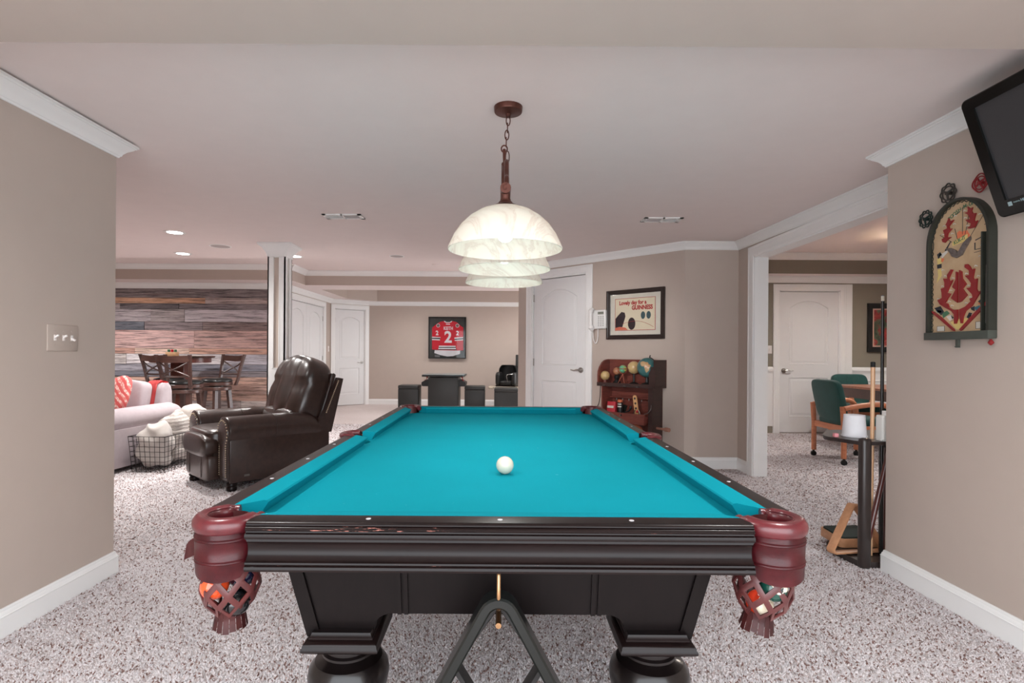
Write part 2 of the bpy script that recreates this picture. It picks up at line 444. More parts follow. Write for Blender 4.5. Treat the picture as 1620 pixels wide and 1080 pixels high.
def slab(parent, x0, x1, h, y=.02, t=.035):
    """door leaf with two pressed panels (upper one arched), real grooves"""
    w = x1-x0; cx = (x0+x1)/2; a = w/2-.125*w/.72*.95
    out = [panel_outline(a, .235*h/2.03, .80*h/2.03), panel_outline(a, .985*h/2.03, 1.80*h/2.03, .10*a/.27)]
    bm = newbm()
    zb, z1, z2, z3 = .01, out[0][0][1], out[0][2][1], out[1][0][1]
    bx(bm, cx-w/2, cx-a, y, y+t, zb, h); bx(bm, cx+a, cx+w/2, y, y+t, zb, h)
    bx(bm, cx-a, cx+a, y, y+t, zb, z1); bx(bm, cx-a, cx+a, y, y+t, z2, z3)
    top = [p for p in out[1] if p[1] >= out[1][2][1]-1e-6]
    for p, q in zip(top[:-1], top[1:]):
        prism(bm, [(q[0]+cx, q[1]), (p[0]+cx, p[1]), (p[0]+cx, h), (q[0]+cx, h)], y, y+t, XZ)
    bx(bm, cx-a, cx+a, y+t-.006, y+t, zb, h)
    leaf = struct('door_leaf', bm, M_door, parent)
    for nm, po in zip(('lower_panel', 'upper_panel'), out):
        b2 = newbm(); panel(b2, cx, po, y); obj(nm, b2, M_door, leaf)
    return leaf
def lever(parent, x, z, y, direction):
    bm = newbm(); cyl(bm, (x, y, z), (x, y-.012, z), .032, n=20); cyl(bm, (x, y-.012, z), (x, y-.045, z), .011, n=12)
    pts = smoothpts([(x, y-.045, z), (x+direction*.03, y-.05, z+.004), (x+direction*.07, y-.05, z-.004), (x+direction*.115, y-.048, z+.003)], 4)
    tube(bm, pts, [.010]*6+[.008]*(len(pts)-6), 8)
    return obj('door_handle', bm, M_nickel, parent)
def hinges(parent, x, y, h, side):
    for z in (.23, h*.5, h-.22):
        bm = newbm(); cyl(bm, (x, y-.004, z-.045), (x, y-.004, z+.045), .007, n=8); box(bm, (x-side*.012, y+.002, z), (.022, .004, .09)); obj('hinge', bm, M_nickel, parent)
def jamb(parent, x0, x1, h, d=.13):
    bm = newbm(); bx(bm, x0-.001, x0+.012, 0, d, 0, h); bx(bm, x1-.012, x1+.001, 0, d, 0, h); bx(bm, x0, x1, 0, d, h-.012, h+.001)
    bx(bm, x0, x1, d-.02, d, 0, h); struct('jamb', bm, M_white, parent)
d1 = sempty('door_1', (1.808, 5.33, 0), A45)
bm = newbm(); casing(bm, -2.016, -1.192, 2.05, .09); struct('casing', bm, M_white, d1); jamb(d1, -2.016, -1.192, 2.05)
l1 = slab(d1, -2.002, -1.206, 2.03); lever(l1, -1.27, .935, .02, -1); hinges(l1, -2.004, .02, 2.03, -1)
d2 = sempty('door_2', (-3.5, 11.05, 0), AD)
bm = newbm(); casing(bm, .095, .775, 2.02, .085); struct('casing', bm, M_white, d2); jamb(d2, .095, .775, 2.02)
l2 = slab(d2, .108, .762, 2.0); lever(l2, .705, .9, .02, -1); hinges(l2, .106, .02, 2.0, -1)
d3 = sempty('door_3', (-3.5, 8.87, 0), R(90))
bm = newbm(); casing(bm, 0, 1.78, 2.01, .09); struct('casing', bm, M_white, d3); jamb(d3, 0, 1.78, 2.01)
slab(d3, .012, .887, 1.99); l3 = slab(d3, .893, 1.768, 1.99); hinges(l3, 1.77, .02, 1.99, 1)
d4 = sempty('door_4', (0, 7.78, 0), 0)
bm = newbm(); casing(bm, 4.0, 4.87, 2.055, .09); bx(bm, 4.96, 5.04, -.016, 0, 0, 2.145); struct('casing', bm, M_white, d4); jamb(d4, 4.0, 4.87, 2.055)
l4 = slab(d4, 4.012, 4.858, 2.035); lever(l4, 4.075, .9, .02, 1)
# wainscot of the far right room
tr = sempty('trim_wainscot', (0, 7.78, 0))
bm = newbm(); bx(bm, 2.46, 3.91, -.008, 0, .1, .9); bx(bm, 5.04, 7.5, -.008, 0, .1, .9); struct('wainscot', bm, M_white, tr)
for xa, xb in ((2.46, 3.91), (5.04, 7.5)):
    bm = newbm(); loft(bm, [[(x, y, z) for y, z in ((0, .86), (-.014, .865), (-.018, .885), (-.03, .90), (-.03, .915), (-.018, .92), (-.014, .945), (-.006, .955), (0, .955))] for x in (xa, xb)]); struct('chair_rail', bm, M_white, tr)
for xa, xb in ((3.2, 3.8), (5.2, 5.9), (6.05, 6.75)):
    bm = newbm(); pts = [(xa, -.012, .22), (xb, -.012, .22), (xb, -.012, .76), (xa, -.012, .76)]
    for i in range(4): cyl(bm, pts[i], pts[(i+1) % 4], .011, n=8)
    struct('panel_moulding', bm, M_white, tr)

# ------------------------------------------------------------ reclaimed plank wall
def plank_mat():
    t = NT('reclaimed_plank'); oi = t.n('ShaderNodeObjectInfo')
    tc = t.n('ShaderNodeTexCoord'); mp = t.n('ShaderNodeMapping'); mp.inputs['Scale'].default_value = (1.2, 1, 22)
    ad = t.n('ShaderNodeVectorMath', operation='ADD'); sc = t.n('ShaderNodeVectorMath', operation='SCALE'); sc.inputs['Scale'].default_value = 37
    cb = t.n('ShaderNodeCombineXYZ'); t.l(oi.outputs['Random'], cb.inputs[0]); t.l(oi.outputs['Random'], cb.inputs[1]); t.l(oi.outputs['Random'], cb.inputs[2]); t.l(cb.outputs[0], sc.inputs[0])
    t.l(tc.outputs['Object'], ad.inputs[0]); t.l(sc.outputs[0], ad.inputs[1]); t.l(ad.outputs[0], mp.inputs[0]); v = mp.outputs[0]
    f = t.noise(v, 2.2, 8, .7); g = t.noise(v, .9, 4, .6); w = t.noise(v, 3.3, 5, .75)
    dark = t.mix(t.ramp(f, [(.38, (0, 0, 0, 1)), (.55, (1, 1, 1, 1))]), (.46, .44, .45, 1), (1.7, 1.66, 1.66, 1))
    c = t.mix(1.0, oi.outputs['Color'], dark, 'MULTIPLY')
    c = t.mix(t.ramp(g, [(.58, (0, 0, 0, 1)), (.74, (.3, .3, .3, 1))]), c, S(140, 80, 74))
    c = t.mix(t.ramp(w, [(.57, (0, 0, 0, 1)), (.70, (.6, .6, .6, 1))]), c, S(206, 198, 196))
    t.l(c, t.b.inputs['Base Color']); t.b.inputs['Roughness'].default_value = .8; t.bump(f, .4, .004); return t.m
MP = plank_mat()
rows = [(2.125, 1.968, [-7.4], [(112, 104, 104)]), (1.968, 1.877, [-7.2, -4.73], [(172, 136, 112), (156, 143, 139)]), (1.877, 1.786, [-7, -6.09, -5.15], [(140, 132, 132), (92, 86, 88), (110, 103, 105)]),
        (1.786, 1.585, [-7.4, -5.6, -5.06], [(150, 143, 146), (138, 130, 130), (166, 160, 164)]), (1.585, 1.449, [-7.1, -5.7, -4.77], [(88, 92, 100), (124, 114, 116), (118, 104, 102)]),
        (1.449, 1.161, [-7.4, -4.9], [(180, 152, 148), (178, 150, 144)]), (1.161, 1.071, [-7.3, -5.85, -4.98], [(168, 134, 122), (196, 172, 158), (182, 148, 132)]),
        (1.071, .91, [-7.2, -5.98, -4.4], [(176, 172, 170), (196, 194, 196), (168, 168, 176)]), (.91, .80, [-7, -5.3], [(136, 136, 144), (120, 122, 132)]), (.80, .708, [-7.4, -5.0], [(104, 106, 114), (124, 120, 124)]),
        (.708, .587, [-7.2, -4.7], [(168, 140, 126), (184, 156, 142)]), (.587, .43, [-7.3, -5.4, -4.3], [(150, 128, 120), (172, 146, 134), (160, 136, 126)]), (.43, .33, [-7, -4.9], [(150, 126, 118), (166, 140, 128)]),
        (.33, .21, [-7.2, -5.5, -4.15], [(160, 152, 150), (146, 138, 136), (178, 172, 168)]), (.21, .0, [-7.3, -5.1], [(140, 128, 122), (150, 132, 124)])]
for z1, z0, xs, cols in rows:
    for i, (xa, col) in enumerate(zip(xs, cols)):
        xb = xs[i+1] if i+1 < len(xs) else -3.502
        dpt = random.uniform(.012, .026)
        bm = newbm(); box(bm, (0, 0, 0), (xb-xa-.004, dpt, z1-z0-.004), bev=.002, seg=1)
        o = obj('plank', bm, MP, wwood, loc=((xa+xb)/2, 8.64-dpt/2, (z0+z1)/2)); o.color = S(*col)

# ------------------------------------------------------------ column
col = thing('square_column', 'white square column with a flared capital and narrow beige inset panels', 'column', (-2.307, 5.62, 0))
bm = newbm()
for sx, sy in ((0, -1), (1, 0), (0, 1), (-1, 0)):
    pass
cw = .09
bx(bm, -cw+.012, cw-.012, -cw+.012, cw-.012, 0, 2.2)
obj('core', bm, M_wall, col)
for k in range(4):
    bm = newbm(); Mz = Matrix.Rotation(k*PI/2, 4, 'Z')
    fr = newbm()
    for (x0, x1, z0, z1) in ((-cw, -.035, 0, 2.2), (.035, cw, 0, 2.2), (-.035, .035, 2.10, 2.2), (-.035, .035, 0, .95)):
        bx(fr, x0, x1, -cw, -cw+.013, z0, z1)
    for (x0, x1, z0, z1) in ((-.036, -.026, .95, 2.10), (.026, .036, .95, 2.10), (-.035, .035, 2.09, 2.10), (-.035, .035, .95, .96)):
        bx(fr, x0, x1, -cw-.003, -cw+.013, z0, z1)
    fr.transform(Mz); obj('face_frame', fr, M_white, col); bm.free()
bm = newbm(); sq = [(cw, cw), (cw, -cw), (-cw, -cw), (-cw, cw)]
sweep(bm, sq, [(0, 2.232-.135), (.006, 2.232-.135), (.008, 2.232-.11), (.02, 2.232-.085), (.045, 2.232-.045), (.068, 2.232-.028), (.072, 2.232-.022), (.078, 2.232-.02), (.078, 2.2315), (0, 2.2315)], closed=True)
obj('capital', bm, M_white, col)
bm = newbm(); sweep(bm, sq, [(0, 0), (.014, 0), (.014, .1), (.006, .115), (0, .115)], closed=True); obj('base_moulding', bm, M_white, col)

# ------------------------------------------------------------ pool table
def dark_wood():
    t = NT('espresso_wood'); v = t.coords((4, 60, 60)); f = t.noise(v, 1.5, 5, .6)
    c = t.ramp(f, [(.3, S(16, 9, 9)), (.7, S(27, 16, 15))])
    # chipped lacquer along the exposed mouldings, showing reddish raw wood
    tc = t.n('ShaderNodeTexCoord'); sp = t.n('ShaderNodeSeparateXYZ'); t.l(tc.outputs['Object'], sp.inputs[0])
    v2 = t.coords((16, 16, 240)); w = t.noise(v2, 1.0, 5, .8); v3 = t.coords((2.2, 2.2, 6)); w3 = t.noise(v3, 1.4, 2)
    def band(z, wd):
        s = t.n('ShaderNodeMath', operation='SUBTRACT'); t.l(sp.outputs['Z'], s.inputs[0]); s.inputs[1].default_value = z
        a = t.n('ShaderNodeMath', operation='ABSOLUTE'); t.l(s.outputs[0], a.inputs[0])
        l = t.n('ShaderNodeMath', operation='LESS_THAN'); t.l(a.outputs[0], l.inputs[0]); l.inputs[1].default_value = wd; return l.outputs[0]
    mx = t.n('ShaderNodeMath', operation='MAXIMUM'); t.l(band(.7665, .0045), mx.inputs[0]); t.l(band(.693, .003), mx.inputs[1])
    th = t.n('ShaderNodeMath', operation='ADD'); t.l(w, th.inputs[0]); t.l(w3, th.inputs[1])
    gt = t.n('ShaderNodeMath', operation='GREATER_THAN'); t.l(th.outputs[0], gt.inputs[0]); gt.inputs[1].default_value = 1.215
    an = t.n('ShaderNodeMath', operation='MULTIPLY'); t.l(gt.outputs[0], an.inputs[0]); t.l(mx.outputs[0], an.inputs[1])
    c = t.mix(an.outputs[0], c, S(196, 128, 116))
    t.l(c, t.b.inputs['Base Color']); t.b.inputs['Roughness'].default_value = .34; t.b.inputs['Specular IOR Level'].default_value = .2; t.b.inputs['Coat Weight'].default_value = .06; t.b.inputs['Coat Roughness'].default_value = .12
    return t.m
M_esp = dark_wood()
M_espflat = wood('espresso_panel', S(11, 7, 7), S(18, 12, 12), .42, (40, 40, 4), spec=.2, bump=.02)
M_legg = wood('glossy_black_leg', S(12, 8, 8), S(18, 12, 12), .3, (40, 40, 4), coat=.35, bump=.0, spec=.3)
def cloth_mat():
    t = NT('teal_cloth'); v = t.coords(); f = t.noise(v, 900, 2); g = t.noise(v, 2.5, 3)
    c = t.ramp(g, [(.3, S(12, 134, 149)), (.7, S(14, 139, 156))])
    c = t.mix(.12, c, t.ramp(f, [(.3, S(8, 114, 127)), (.7, S(16, 152, 167))]))
    # chalk dust specks and faint ball tracks
    sp = t.noise(t.coords((1, 1, 1)), 60, 2, .4); c = t.mix(t.ramp(sp, [(.77, (0, 0, 0, 1)), (.82, (.25, .25, .25, 1))]), c, S(150, 205, 212))
    t.l(c, t.b.inputs['Base Color']); t.b.inputs['Roughness'].default_value = .9; t.b.inputs['Specular IOR Level'].default_value = .04
    t.bump(f, .15, .0006); return t.m
M_cloth = cloth_mat()
def leather_mat(name, a, b, rough=.33):
    t = NT(name); v = t.coords(); f = t.noise(v, 22, 5, .6); t.l(t.ramp(f, [(.3, a), (.7, b)]), t.b.inputs['Base Color'])
    t.b.inputs['Roughness'].default_value = rough; t.b.inputs['Coat Weight'].default_value = .3; t.b.inputs['Coat Roughness'].default_value = .2
    vo = t.n('ShaderNodeTexVoronoi'); vo.inputs['Scale'].default_value = 320; t.l(v, vo.inputs['Vector']); t.bump(vo.outputs['Distance'], .12, .001); return t.m
M_bleather = leather_mat('burgundy_leather', S(70, 16, 24), S(104, 32, 38))
M_net = leather_mat('net_leather', S(62, 20, 22), S(92, 36, 34), .5)
TY = 2.34
T = thing('pool_table', 'dark espresso pool table with teal cloth and burgundy leather pockets on speckled carpet', 'pool table', (0, TY, 0))
NX, NY, ZN, ZT, ZC = .559, 1.1175, .7755, .780, .741
PC = [(sx*.585, sy*1.1645) for sx in (-1, 1) for sy in (-1, 1)]
def bed():
    pts = []
    def arc(cx, cy, r, a0, a1, n=10): return [(cx+r*math.cos(R(a0+(a1-a0)*i/n)), cy+r*math.sin(R(a0+(a1-a0)*i/n))) for i in range(n+1)]
    BX, BY = .602, 1.182
    # counter clockwise from near left
    pts += arc(-.592, -1.17, .055, 78, 12)
    pts += arc(.592, -1.17, .055, 168, 102)
    pts += [(BX, -.055)]+arc(.628, 0, .062, 245, 115)+[(BX, .055)]
    pts += arc(.592, 1.17, .055, 258, 192)
    pts += arc(-.592, 1.17, .055, 348, 282)
    pts += [(-BX, .055)]+arc(-.628, 0, .062, 65, -65)+[(-BX, -.055)]
    return prism(newbm(), pts, .712, ZC)
obj('cloth_bed', bed(), M_cloth, T)
def cushion(n0, n1, b0, b1):
    """nose line n0-n1 and rail line b0-b1 in plan"""
    bm = newbm()
    d = (Vector(b0)-Vector(n0)); inn = Vector(((b0[0]+b1[0]-n0[0]-n1[0])/2, (b0[1]+b1[1]-n0[1]-n1[1])/2)).normalized()
    def P(p, z, back=0): return Vector((p[0]+inn.x*back, p[1]+inn.y*back, z))
    r = []
    for n, b in ((n0, b0), (n1, b1)):
        r.append([P(b, ZT+.0005), P(n, ZN+.001, .010), P(n, ZN-.001, .003), P(n, ZN-.005, 0), P(n, ZN-.010, .003), P(n, ZC+.0005, .018), P(b, ZC+.0005)])
    loft(bm, r); bmesh.ops.bevel(bm, geom=[e for e in bm.edges if False], offset=.001, affect='EDGES') if False else None
    return obj('cushion', bm, M_cloth, T, sharp=28)
BXJ, BYJ = .611, 1.170
for sx in (-1, 1):
    for sy in (-1, 1):
        cushion((sx*NX, sy*.066), (sx*NX, sy*1.0375), (sx*BXJ, sy*.05), (sx*BXJ, sy*1.108))
for sy in (-1, 1): cushion((-.479, sy*NY), (.479, sy*NY), (-.53, sy*BYJ), (.53, sy*BYJ))
RP = [(0, .780), (.041, .780), (.046, .779), (.0495, .776), (.0505, .773), (.0485, .7705), (.0525, .769), (.0545, .7655), (.0530, .762), (.0500, .7605), (.0505, .758), (.0555, .756), (.0575, .751), (.0560, .746), (.0500, .744),
      (.0505, .742), (.0465, .7405), (.0470, .738), (.0430, .735), (.0400, .727), (.0390, .716), (.0415, .707), (.0480, .7015), (.0495, .699), (.0545, .697), (.0555, .6935), (.0535, .691), (.0575, .689), (.0590, .684), (.0565, .679), (.048, .678), (0, .678)]
def rail(p0, p1, m=M_esp):
    # outward is the left of travel
    return obj('rail', sweep(newbm(), [p0, p1], RP), m, T, sharp=40)
rail((.527, -BYJ), (-.527, -BYJ)) ; rail((-.527, BYJ), (.527, BYJ))
for sy in (-1, 1):
    a, b = ((.05, 1.107) if sy > 0 else (-1.107, -.05))
    rail((BXJ, b), (BXJ, a)) ; rail((-BXJ, a), (-BXJ, b))
for o in [c for c in T.children if c.name.startswith('rail')]: pass
# under structure that carries the rails (hidden core)
bm = newbm(); bx(bm, -.59, .59, -1.13, 1.13, .68, .711); obj('slate_frame', bm, M_espflat, T)
# sights
sights = [(sx*(BXJ+.024), y) for sx in (-1, 1) for y in (-.838, -.559, -.279, .279, .559, .838)]+[(x, sy*(BYJ+.024)) for sy in (-1, 1) for x in (-.279, 0, .279)]
M_pearl = mat('pearl', S(206, 206, 210), .25)
for x, y in sights:
    bm = newbm(); cyl(bm, (x, y, .7795), (x, y, .7806), .0055, n=14); obj('rail_sight', bm, M_pearl, T)
# corner pockets: bead, skirt, net, fringe
def ang_of(sx, sy, a):   # a measured for the near-left corner
    x, y = math.cos(R(a)), math.sin(R(a))
    return (x if sx < 0 else -x), (y if sy < 0 else -y)
def corner_pocket(sx, sy, tilt=0):
    cx, cy = sx*.588, sy*1.1665
    pts = []; rad = []
    n = 40
    for i in range(n+1):
        a = 14-(14+278-14)*i/n*1.0   # 14 -> -264
        x, y = ang_of(sx, sy, a); k = i/n
        r0 = .0555+(.008 if k < .06 or k > .94 else 0)
        pts.append((cx+x*r0, cy+y*r0, .7685-(.004 if 0 else 0)))
        rad.append(.0165 if .05 < k < .95 else .0120)
    bm = newbm(); tube(bm, pts, rad, 14, flat=1.15, up=(0, 0, 1)); bead = obj('pocket_bead', bm, M_bleather, T, sharp=60)
    # seam line on the bead
    bm = newbm(); tube(bm, [(cx+(p[0]-cx)*.80, cy+(p[1]-cy)*.80, .783) for p in pts[2:-2]], .0022, 6); obj('piping', bm, M_bleather, bead)
    # skirt, wavy lower edge, stitched bands
    bm = newbm(); m = 44; ra = []
    for j, (z, dr) in enumerate(((.757, -.004), (.755, -.0015), (.745, -.001), (.7435, .0005), (.742, -.001), (.739, -.001), (.7375, .0005), (.736, -.001), (.700, -.002), (.6985, -.0005), (.697, -.002), (.694, -.002), (.6925, -.0005), (.691, -.002), (0, -.003))):
        ring = []
        for i in range(m+1):
            a = -20-(210)*i/m
            k = i/m; zz = z
            if z == 0: zz = .668-.012*math.sin(PI*min(1, k*1.6))+(.02*max(0, 1-k*9))+(.012 if k > .8 else 0)*(k-.8)*5
            fl = .0+.03*max(0, (k-.86)/.14)**2*(.757-zz)/.09
            aa = a-(0 if k > .04 else 0)+((.757-zz)*60 if k < .12 else 0)*-(1-k/.12)
            x, y = ang_of(sx, sy, aa); r = .0675+dr+fl
            ring.append((cx+x*r, cy+y*r, zz))
        ra.append(ring)
    loft(bm, ra, False); bmesh.ops.solidify(bm, geom=bm.faces[:], thickness=.003); obj('pocket_skirt', bm, M_bleather, T, sharp=50)
    # dark liner
    bm = newbm(); lathe(bm, [(.042, .775), (.044, .74), (.050, .69)], 20, Matrix.Translation((cx, cy, 0)), cap=False); obj('pocket_liner', bm, M_net, T)
    net_bag(cx-sx*.002, cy-sy*.004, .705, .0635, .566, tilt)
def net_bag(cx, cy, zt, rm, zb, tilt=0, parent=None):
    M = Matrix.Translation((cx, cy, zt)) @ Matrix.Rotation(tilt, 4, 'Y') @ Matrix.Translation((0, 0, -zt))
    prof = lambda k: (.052+(rm-.052)*math.sin(PI*min(1, k*1.25)/2)) if k < .62 else rm-(rm-.031)*((k-.62)/.38)**1.5
    bm = newbm(); N = 8; rowsn = 5; grid = []
    for j in range(rowsn+1):
        k = j/rowsn; z = zt+(zb-zt)*k
        grid.append([M @ Vector((prof(k)*math.cos(2*PI*(i+.5*(j % 2))/N), prof(k)*math.sin(2*PI*(i+.5*(j % 2))/N), z)) for i in range(N)])
    vv = [[bm.verts.new(p) for p in row] for row in grid]
    for j in range(0, rowsn-1):
        for i in range(N):
            o = 0 if j % 2 == 0 else 1
            top = vv[j][i]; l = vv[j+1][(i-1+o) % N]; r = vv[j+1][(i+o) % N]; b = vv[j+2][i]
            face(bm, [top, l, b, r])
    fs = bm.faces[:]
    bmesh.ops.subdivide_edges(bm, edges=bm.edges[:], cuts=1, use_grid_fill=False)
    fs = bm.faces[:]
    res = bmesh.ops.inset_individual(bm, faces=fs, thickness=.0064, use_even_offset=True)
    inner = [f for f in fs]
    bmesh.ops.delete(bm, geom=inner, context='FACES')
    bmesh.ops.solidify(bm, geom=bm.faces[:], thickness=.0035)
    net = obj('pocket_net', bm, M_net, T, sharp=40)
    bm = newbm(); f = 16
    for i in range(f):
        a0, a1 = 2*PI*i/f+.012, 2*PI*(i+1)/f-.012
        q = []
        for r, z in ((.033, zb+.012), (.030, zb), (.032, zb-.010), (.0355, zb-.030-.003*math.sin(i*1.7))):
            q.append([M @ Vector((r*math.cos(a), r*math.sin(a), z)) for a in (a0, a1)])
        vs = [[bm.verts.new(p) for p in row] for row in q]
        for a, b in zip(vs[:-1], vs[1:]): face(bm, [a[0], a[1], b[1], b[0]])
    bmesh.ops.solidify(bm, geom=bm.faces[:], thickness=.0025); obj('fringe', bm, M_net, net, sharp=40)
    return net
for sx in (-1, 1):
    for sy in (-1, 1): corner_pocket(sx, sy, 0.0 if sx < 0 else .16)
bm = newbm(); v_ = [[(-.652, -1.150, .727), (-.652, -1.148, .690)], [(-.672, -1.138, .722), (-.680, -1.134, .678)], [(-.700, -1.120, .706), (-.706, -1.116, .664)], [(-.712, -1.112, .694), (-.722, -1.106, .655)]]
loft(bm, v_, False); bmesh.ops.solidify(bm, geom=bm.faces[:], thickness=.003); obj('skirt_flap', bm, M_bleather, T)
def side_pocket(sx):
    cx = sx*.632
    pts = []; n = 24
    for i in range(n+1):
        a = R(-105+210*i/n); pts.append((cx+sx*.047*math.cos(a), .056*math.sin(a), .773))
    bm = newbm(); tube(bm, pts, [.012]+[.0165]*(n-1)+[.012], 12, flat=.85, up=(0, 0, 1)); obj('pocket_bead', bm, M_bleather, T, sharp=60)
    bm = newbm(); ra = []
    for z, dr in ((.765, 0), (.74, 0), (.70, -.002), (.672, -.004)):
        ra.append([(cx+sx*(.050+dr)*math.cos(R(-90+180*i/n)), .06*math.sin(R(-90+180*i/n)), z-(.006*math.sin(PI*i/n) if z < .68 else 0)) for i in range(n+1)])
    loft(bm, ra, False); bmesh.ops.solidify(bm, geom=bm.faces[:], thickness=.003); obj('pocket_skirt', bm, M_bleather, T, sharp=50)
    net_bag(cx, 0, .70, .058, .57)
side_pocket(-1); side_pocket(1)
# body: flared cabinet with coved leg blocks
def ins(z): return .046*(.678-z)/.235
def body_panel(long):
    """panel outline in (s,z); long side or end"""
    half = 1.07 if long else .507
    pts = []
    zb, zl = .503, .443
    lw = .165
    right = [(half-ins(.678), .678)]
    o = [(-half, .678), (half, .678), (half-ins(zl), zl)]
    xi = half-ins(zl)-lw+.012
    o += [(xi, zl), (xi-.004, zl+.02)]
    for i in range(7):
        a = R(90*i/6); o.append((xi-.004-.045*(1-math.cos(a)), zl+.02+(zb-zl-.02)*math.sin(a)))
    L = [(-p[0], p[1]) for p in o[2:]][::-1]
    return o+L
def flare(poly, y0, th):
    bm = newbm(); a = []; b = []
    for s, z in poly:
        a.append(bm.verts.new((s, y0+ins(z), z))); b.append(bm.verts.new((s, y0+ins(z)+th, z)))
    face(bm, a); face(bm, b[::-1]); n = len(a)
    for i in range(n): face(bm, [a[i], a[(i+1) % n], b[(i+1) % n], b[i]])
    return bm
for k in range(4):
    lng = k % 2 == 1; y0 = -1.07 if not lng else -.507
    bm = flare(body_panel(lng), y0, .03); bm.transform(Matrix.Rotation(k*PI/2, 4, 'Z')); body = obj('cabinet_panel', bm, M_espflat, T)
    half = 1.07 if lng else .507
    for sx in (-1, 1):
        bm = newbm(); xc = sx*(half-.275)
        for dx in (-.008, .008):
            b = [(xc+dx-.005, .678), (xc+dx+.005, .678), (xc+dx+.005, .5035), (xc+dx-.005, .5035)]
            q = flare(b, y0-.006, .01); me = bpy.data.meshes.new('t'); q.to_mesh(me); bm.from_mesh(me); q.free(); bpy.data.meshes.remove(me)
        bm.transform(Matrix.Rotation(k*PI/2, 4, 'Z')); obj('fluted_strip', bm, M_espflat, T)
        e = half
        b = [(sx*(e+.004), .678), (sx*(e-.028), .678), (sx*(e-.028-ins(.443)), .443), (sx*(e+.004-ins(.443)), .443)]
        bm = flare(b, y0-.006, .012); bm.transform(Matrix.Rotation(k*PI/2, 4, 'Z')); obj('corner_strip', bm, M_espflat, T)
LEGP = [(.062, .424), (.066, .410), (.066, .404), (.058, .400), (.058, .394), (.065, .390), (.065, .384), (.056, .380), (.062, .376), (.082, .368), (.096, .350), (.1, .330), (.096, .305), (.082, .27), (.066, .225), (.056, .175), (.053, .14), (.058, .12), (.07, .115), (.07, .105), (.062, .10), (.08, .085), (.094, .06), (.094, .035), (.08, .012), (.07, 0)]
for sx in (-1, 1):
    for sy in (-1, 1):
        lx, ly = sx*.378, sy*.978
        bm = newbm(); lathe(bm, LEGP, 36, Matrix.Translation((lx, ly, 0))); leg = obj('leg', bm, M_legg, T, sharp=30)
        a = .068
        bm = newbm(); sq = [(lx+a, ly+a), (lx+a, ly-a), (lx-a, ly-a), (lx-a, ly+a)]
        sweep(bm, sq, [(-.05, .462), (.002, .462), (.004, .456), (.008, .452), (.008, .448), (.016, .444), (.020, .438), (.020, .434), (.023, .430), (.023, .424), (.016, .418), (-.02, .418), (-.05, .418)], closed=True)
        bx(bm, lx-a+.012, lx+a-.012, ly-a+.012, ly+a-.012, .42, .46); obj('leg_cap', bm, M_esp, leg, sharp=40)
# hook, marks
bm = newbm(); tube(bm, smoothpts([(-.002, -1.098, .655), (-.002, -1.145, .652), (-.002, -1.155, .63), (-.002, -1.158, .60), (-.002, -1.150, .572), (-.002, -1.125, .560), (-.002, -1.098, .56)], 5), .0045, 10)
obj('brass_hook', bm, M_brass, T, label='bent brass hook under the front apron')
bm = newbm(); cyl(bm, (-.002, -1.03, .545), (-.002, -1.165, .540), .0065, n=10); obj('brass_peg', bm, M_brass, T)
M_chalk = mat('teal_chalk', S(40, 150, 160), .9)
bm = newbm()
for pts in ([(.098, .650), (.088, .622)], [(.104, .652), (.110, .628), (.100, .640)], [(.096, .628), (.112, .650)]):
    tube(bm, [(x, -1.0725+ins(z), z) for x, z in pts], .0011, 5)
tube(bm, [(x, -1.0725+ins(z), z) for x, z in ((-.196, .655), (-.193, .636))], .001, 5)
o = obj('chalk_mark', bm, M_chalk, T); o['kind'] = 'stuff'

# racks hanging from the hook
def ring_sweep(bm, pts, w, y0, y1, Mx=None):
    """closed outline pts (x,z), frame of width w inwards, depth y0..y1, softened"""
    out = pts; inn = inset_closed(pts, w); rings = []
    n = len(pts); mid_o = inset_closed(pts, w*.18); mid_i = inset_closed(pts, w*.82)
    prof = [(out, y0+.004), (mid_o, y0), (mid_i, y0), (inn, y0+.004), (inn, y1-.003), (mid_i, y1), (mid_o, y1), (out, y1-.003)]
    vr = [[bm.verts.new((p[0], y, p[1])) for p in q] for q, y in prof]
    for a, b in zip(vr, vr[1:]+vr[:1]):
        for i in range(n): face(bm, [a[i], a[(i+1) % n], b[(i+1) % n], b[i]])
    if Mx: bm.transform(Mx)
    return bm
def inset_closed(poly, d):
    s = sum(poly[i-1][0]*poly[i][1]-poly[i][0]*poly[i-1][1] for i in range(len(poly)))
    return inset(poly, d if s > 0 else -d)
def round_poly(pts, r, n=7):
    out = []; m = len(pts)
    for i in range(m):
        a, b, c = Vector(pts[i-1]), Vector(pts[i]), Vector(pts[(i+1) % m])
        u = (a-b).normalized(); v = (c-b).normalized(); ang = u.angle(v); t = r/math.tan(ang/2)
        p, q = b+u*t, b+v*t; ctr = b+(u+v).normalized()*(r/math.sin(ang/2))
        a0 = math.atan2(p.y-ctr.y, p.x-ctr.x); a1 = math.atan2(q.y-ctr.y, q.x-ctr.x)
        da = (a1-a0+PI) % (2*PI)-PI
        out += [(ctr.x+r*math.cos(a0+da*k/n), ctr.y+r*math.sin(a0+da*k/n)) for k in range(n+1)]
    return out
M_plastic = mat('black_plastic', S(20, 23, 21), .3, var=.05)
bm = newbm(); tri = round_poly([(0, .648), (-.198, .285), (.198, .285)], .046); ring_sweep(bm, tri, .024, TY-1.163, TY-1.112)
tag(obj('ball_rack', bm, M_plastic, loc=(-.002, 0, 0)), 'black plastic triangle ball rack hanging by its corner under the near table end', 'ball rack')
bm = newbm(); dia = round_poly([(0, .572), (-.112, .418), (0, .236), (.112, .418)], .022); ring_sweep(bm, dia, .014, TY-1.106, TY-1.062)
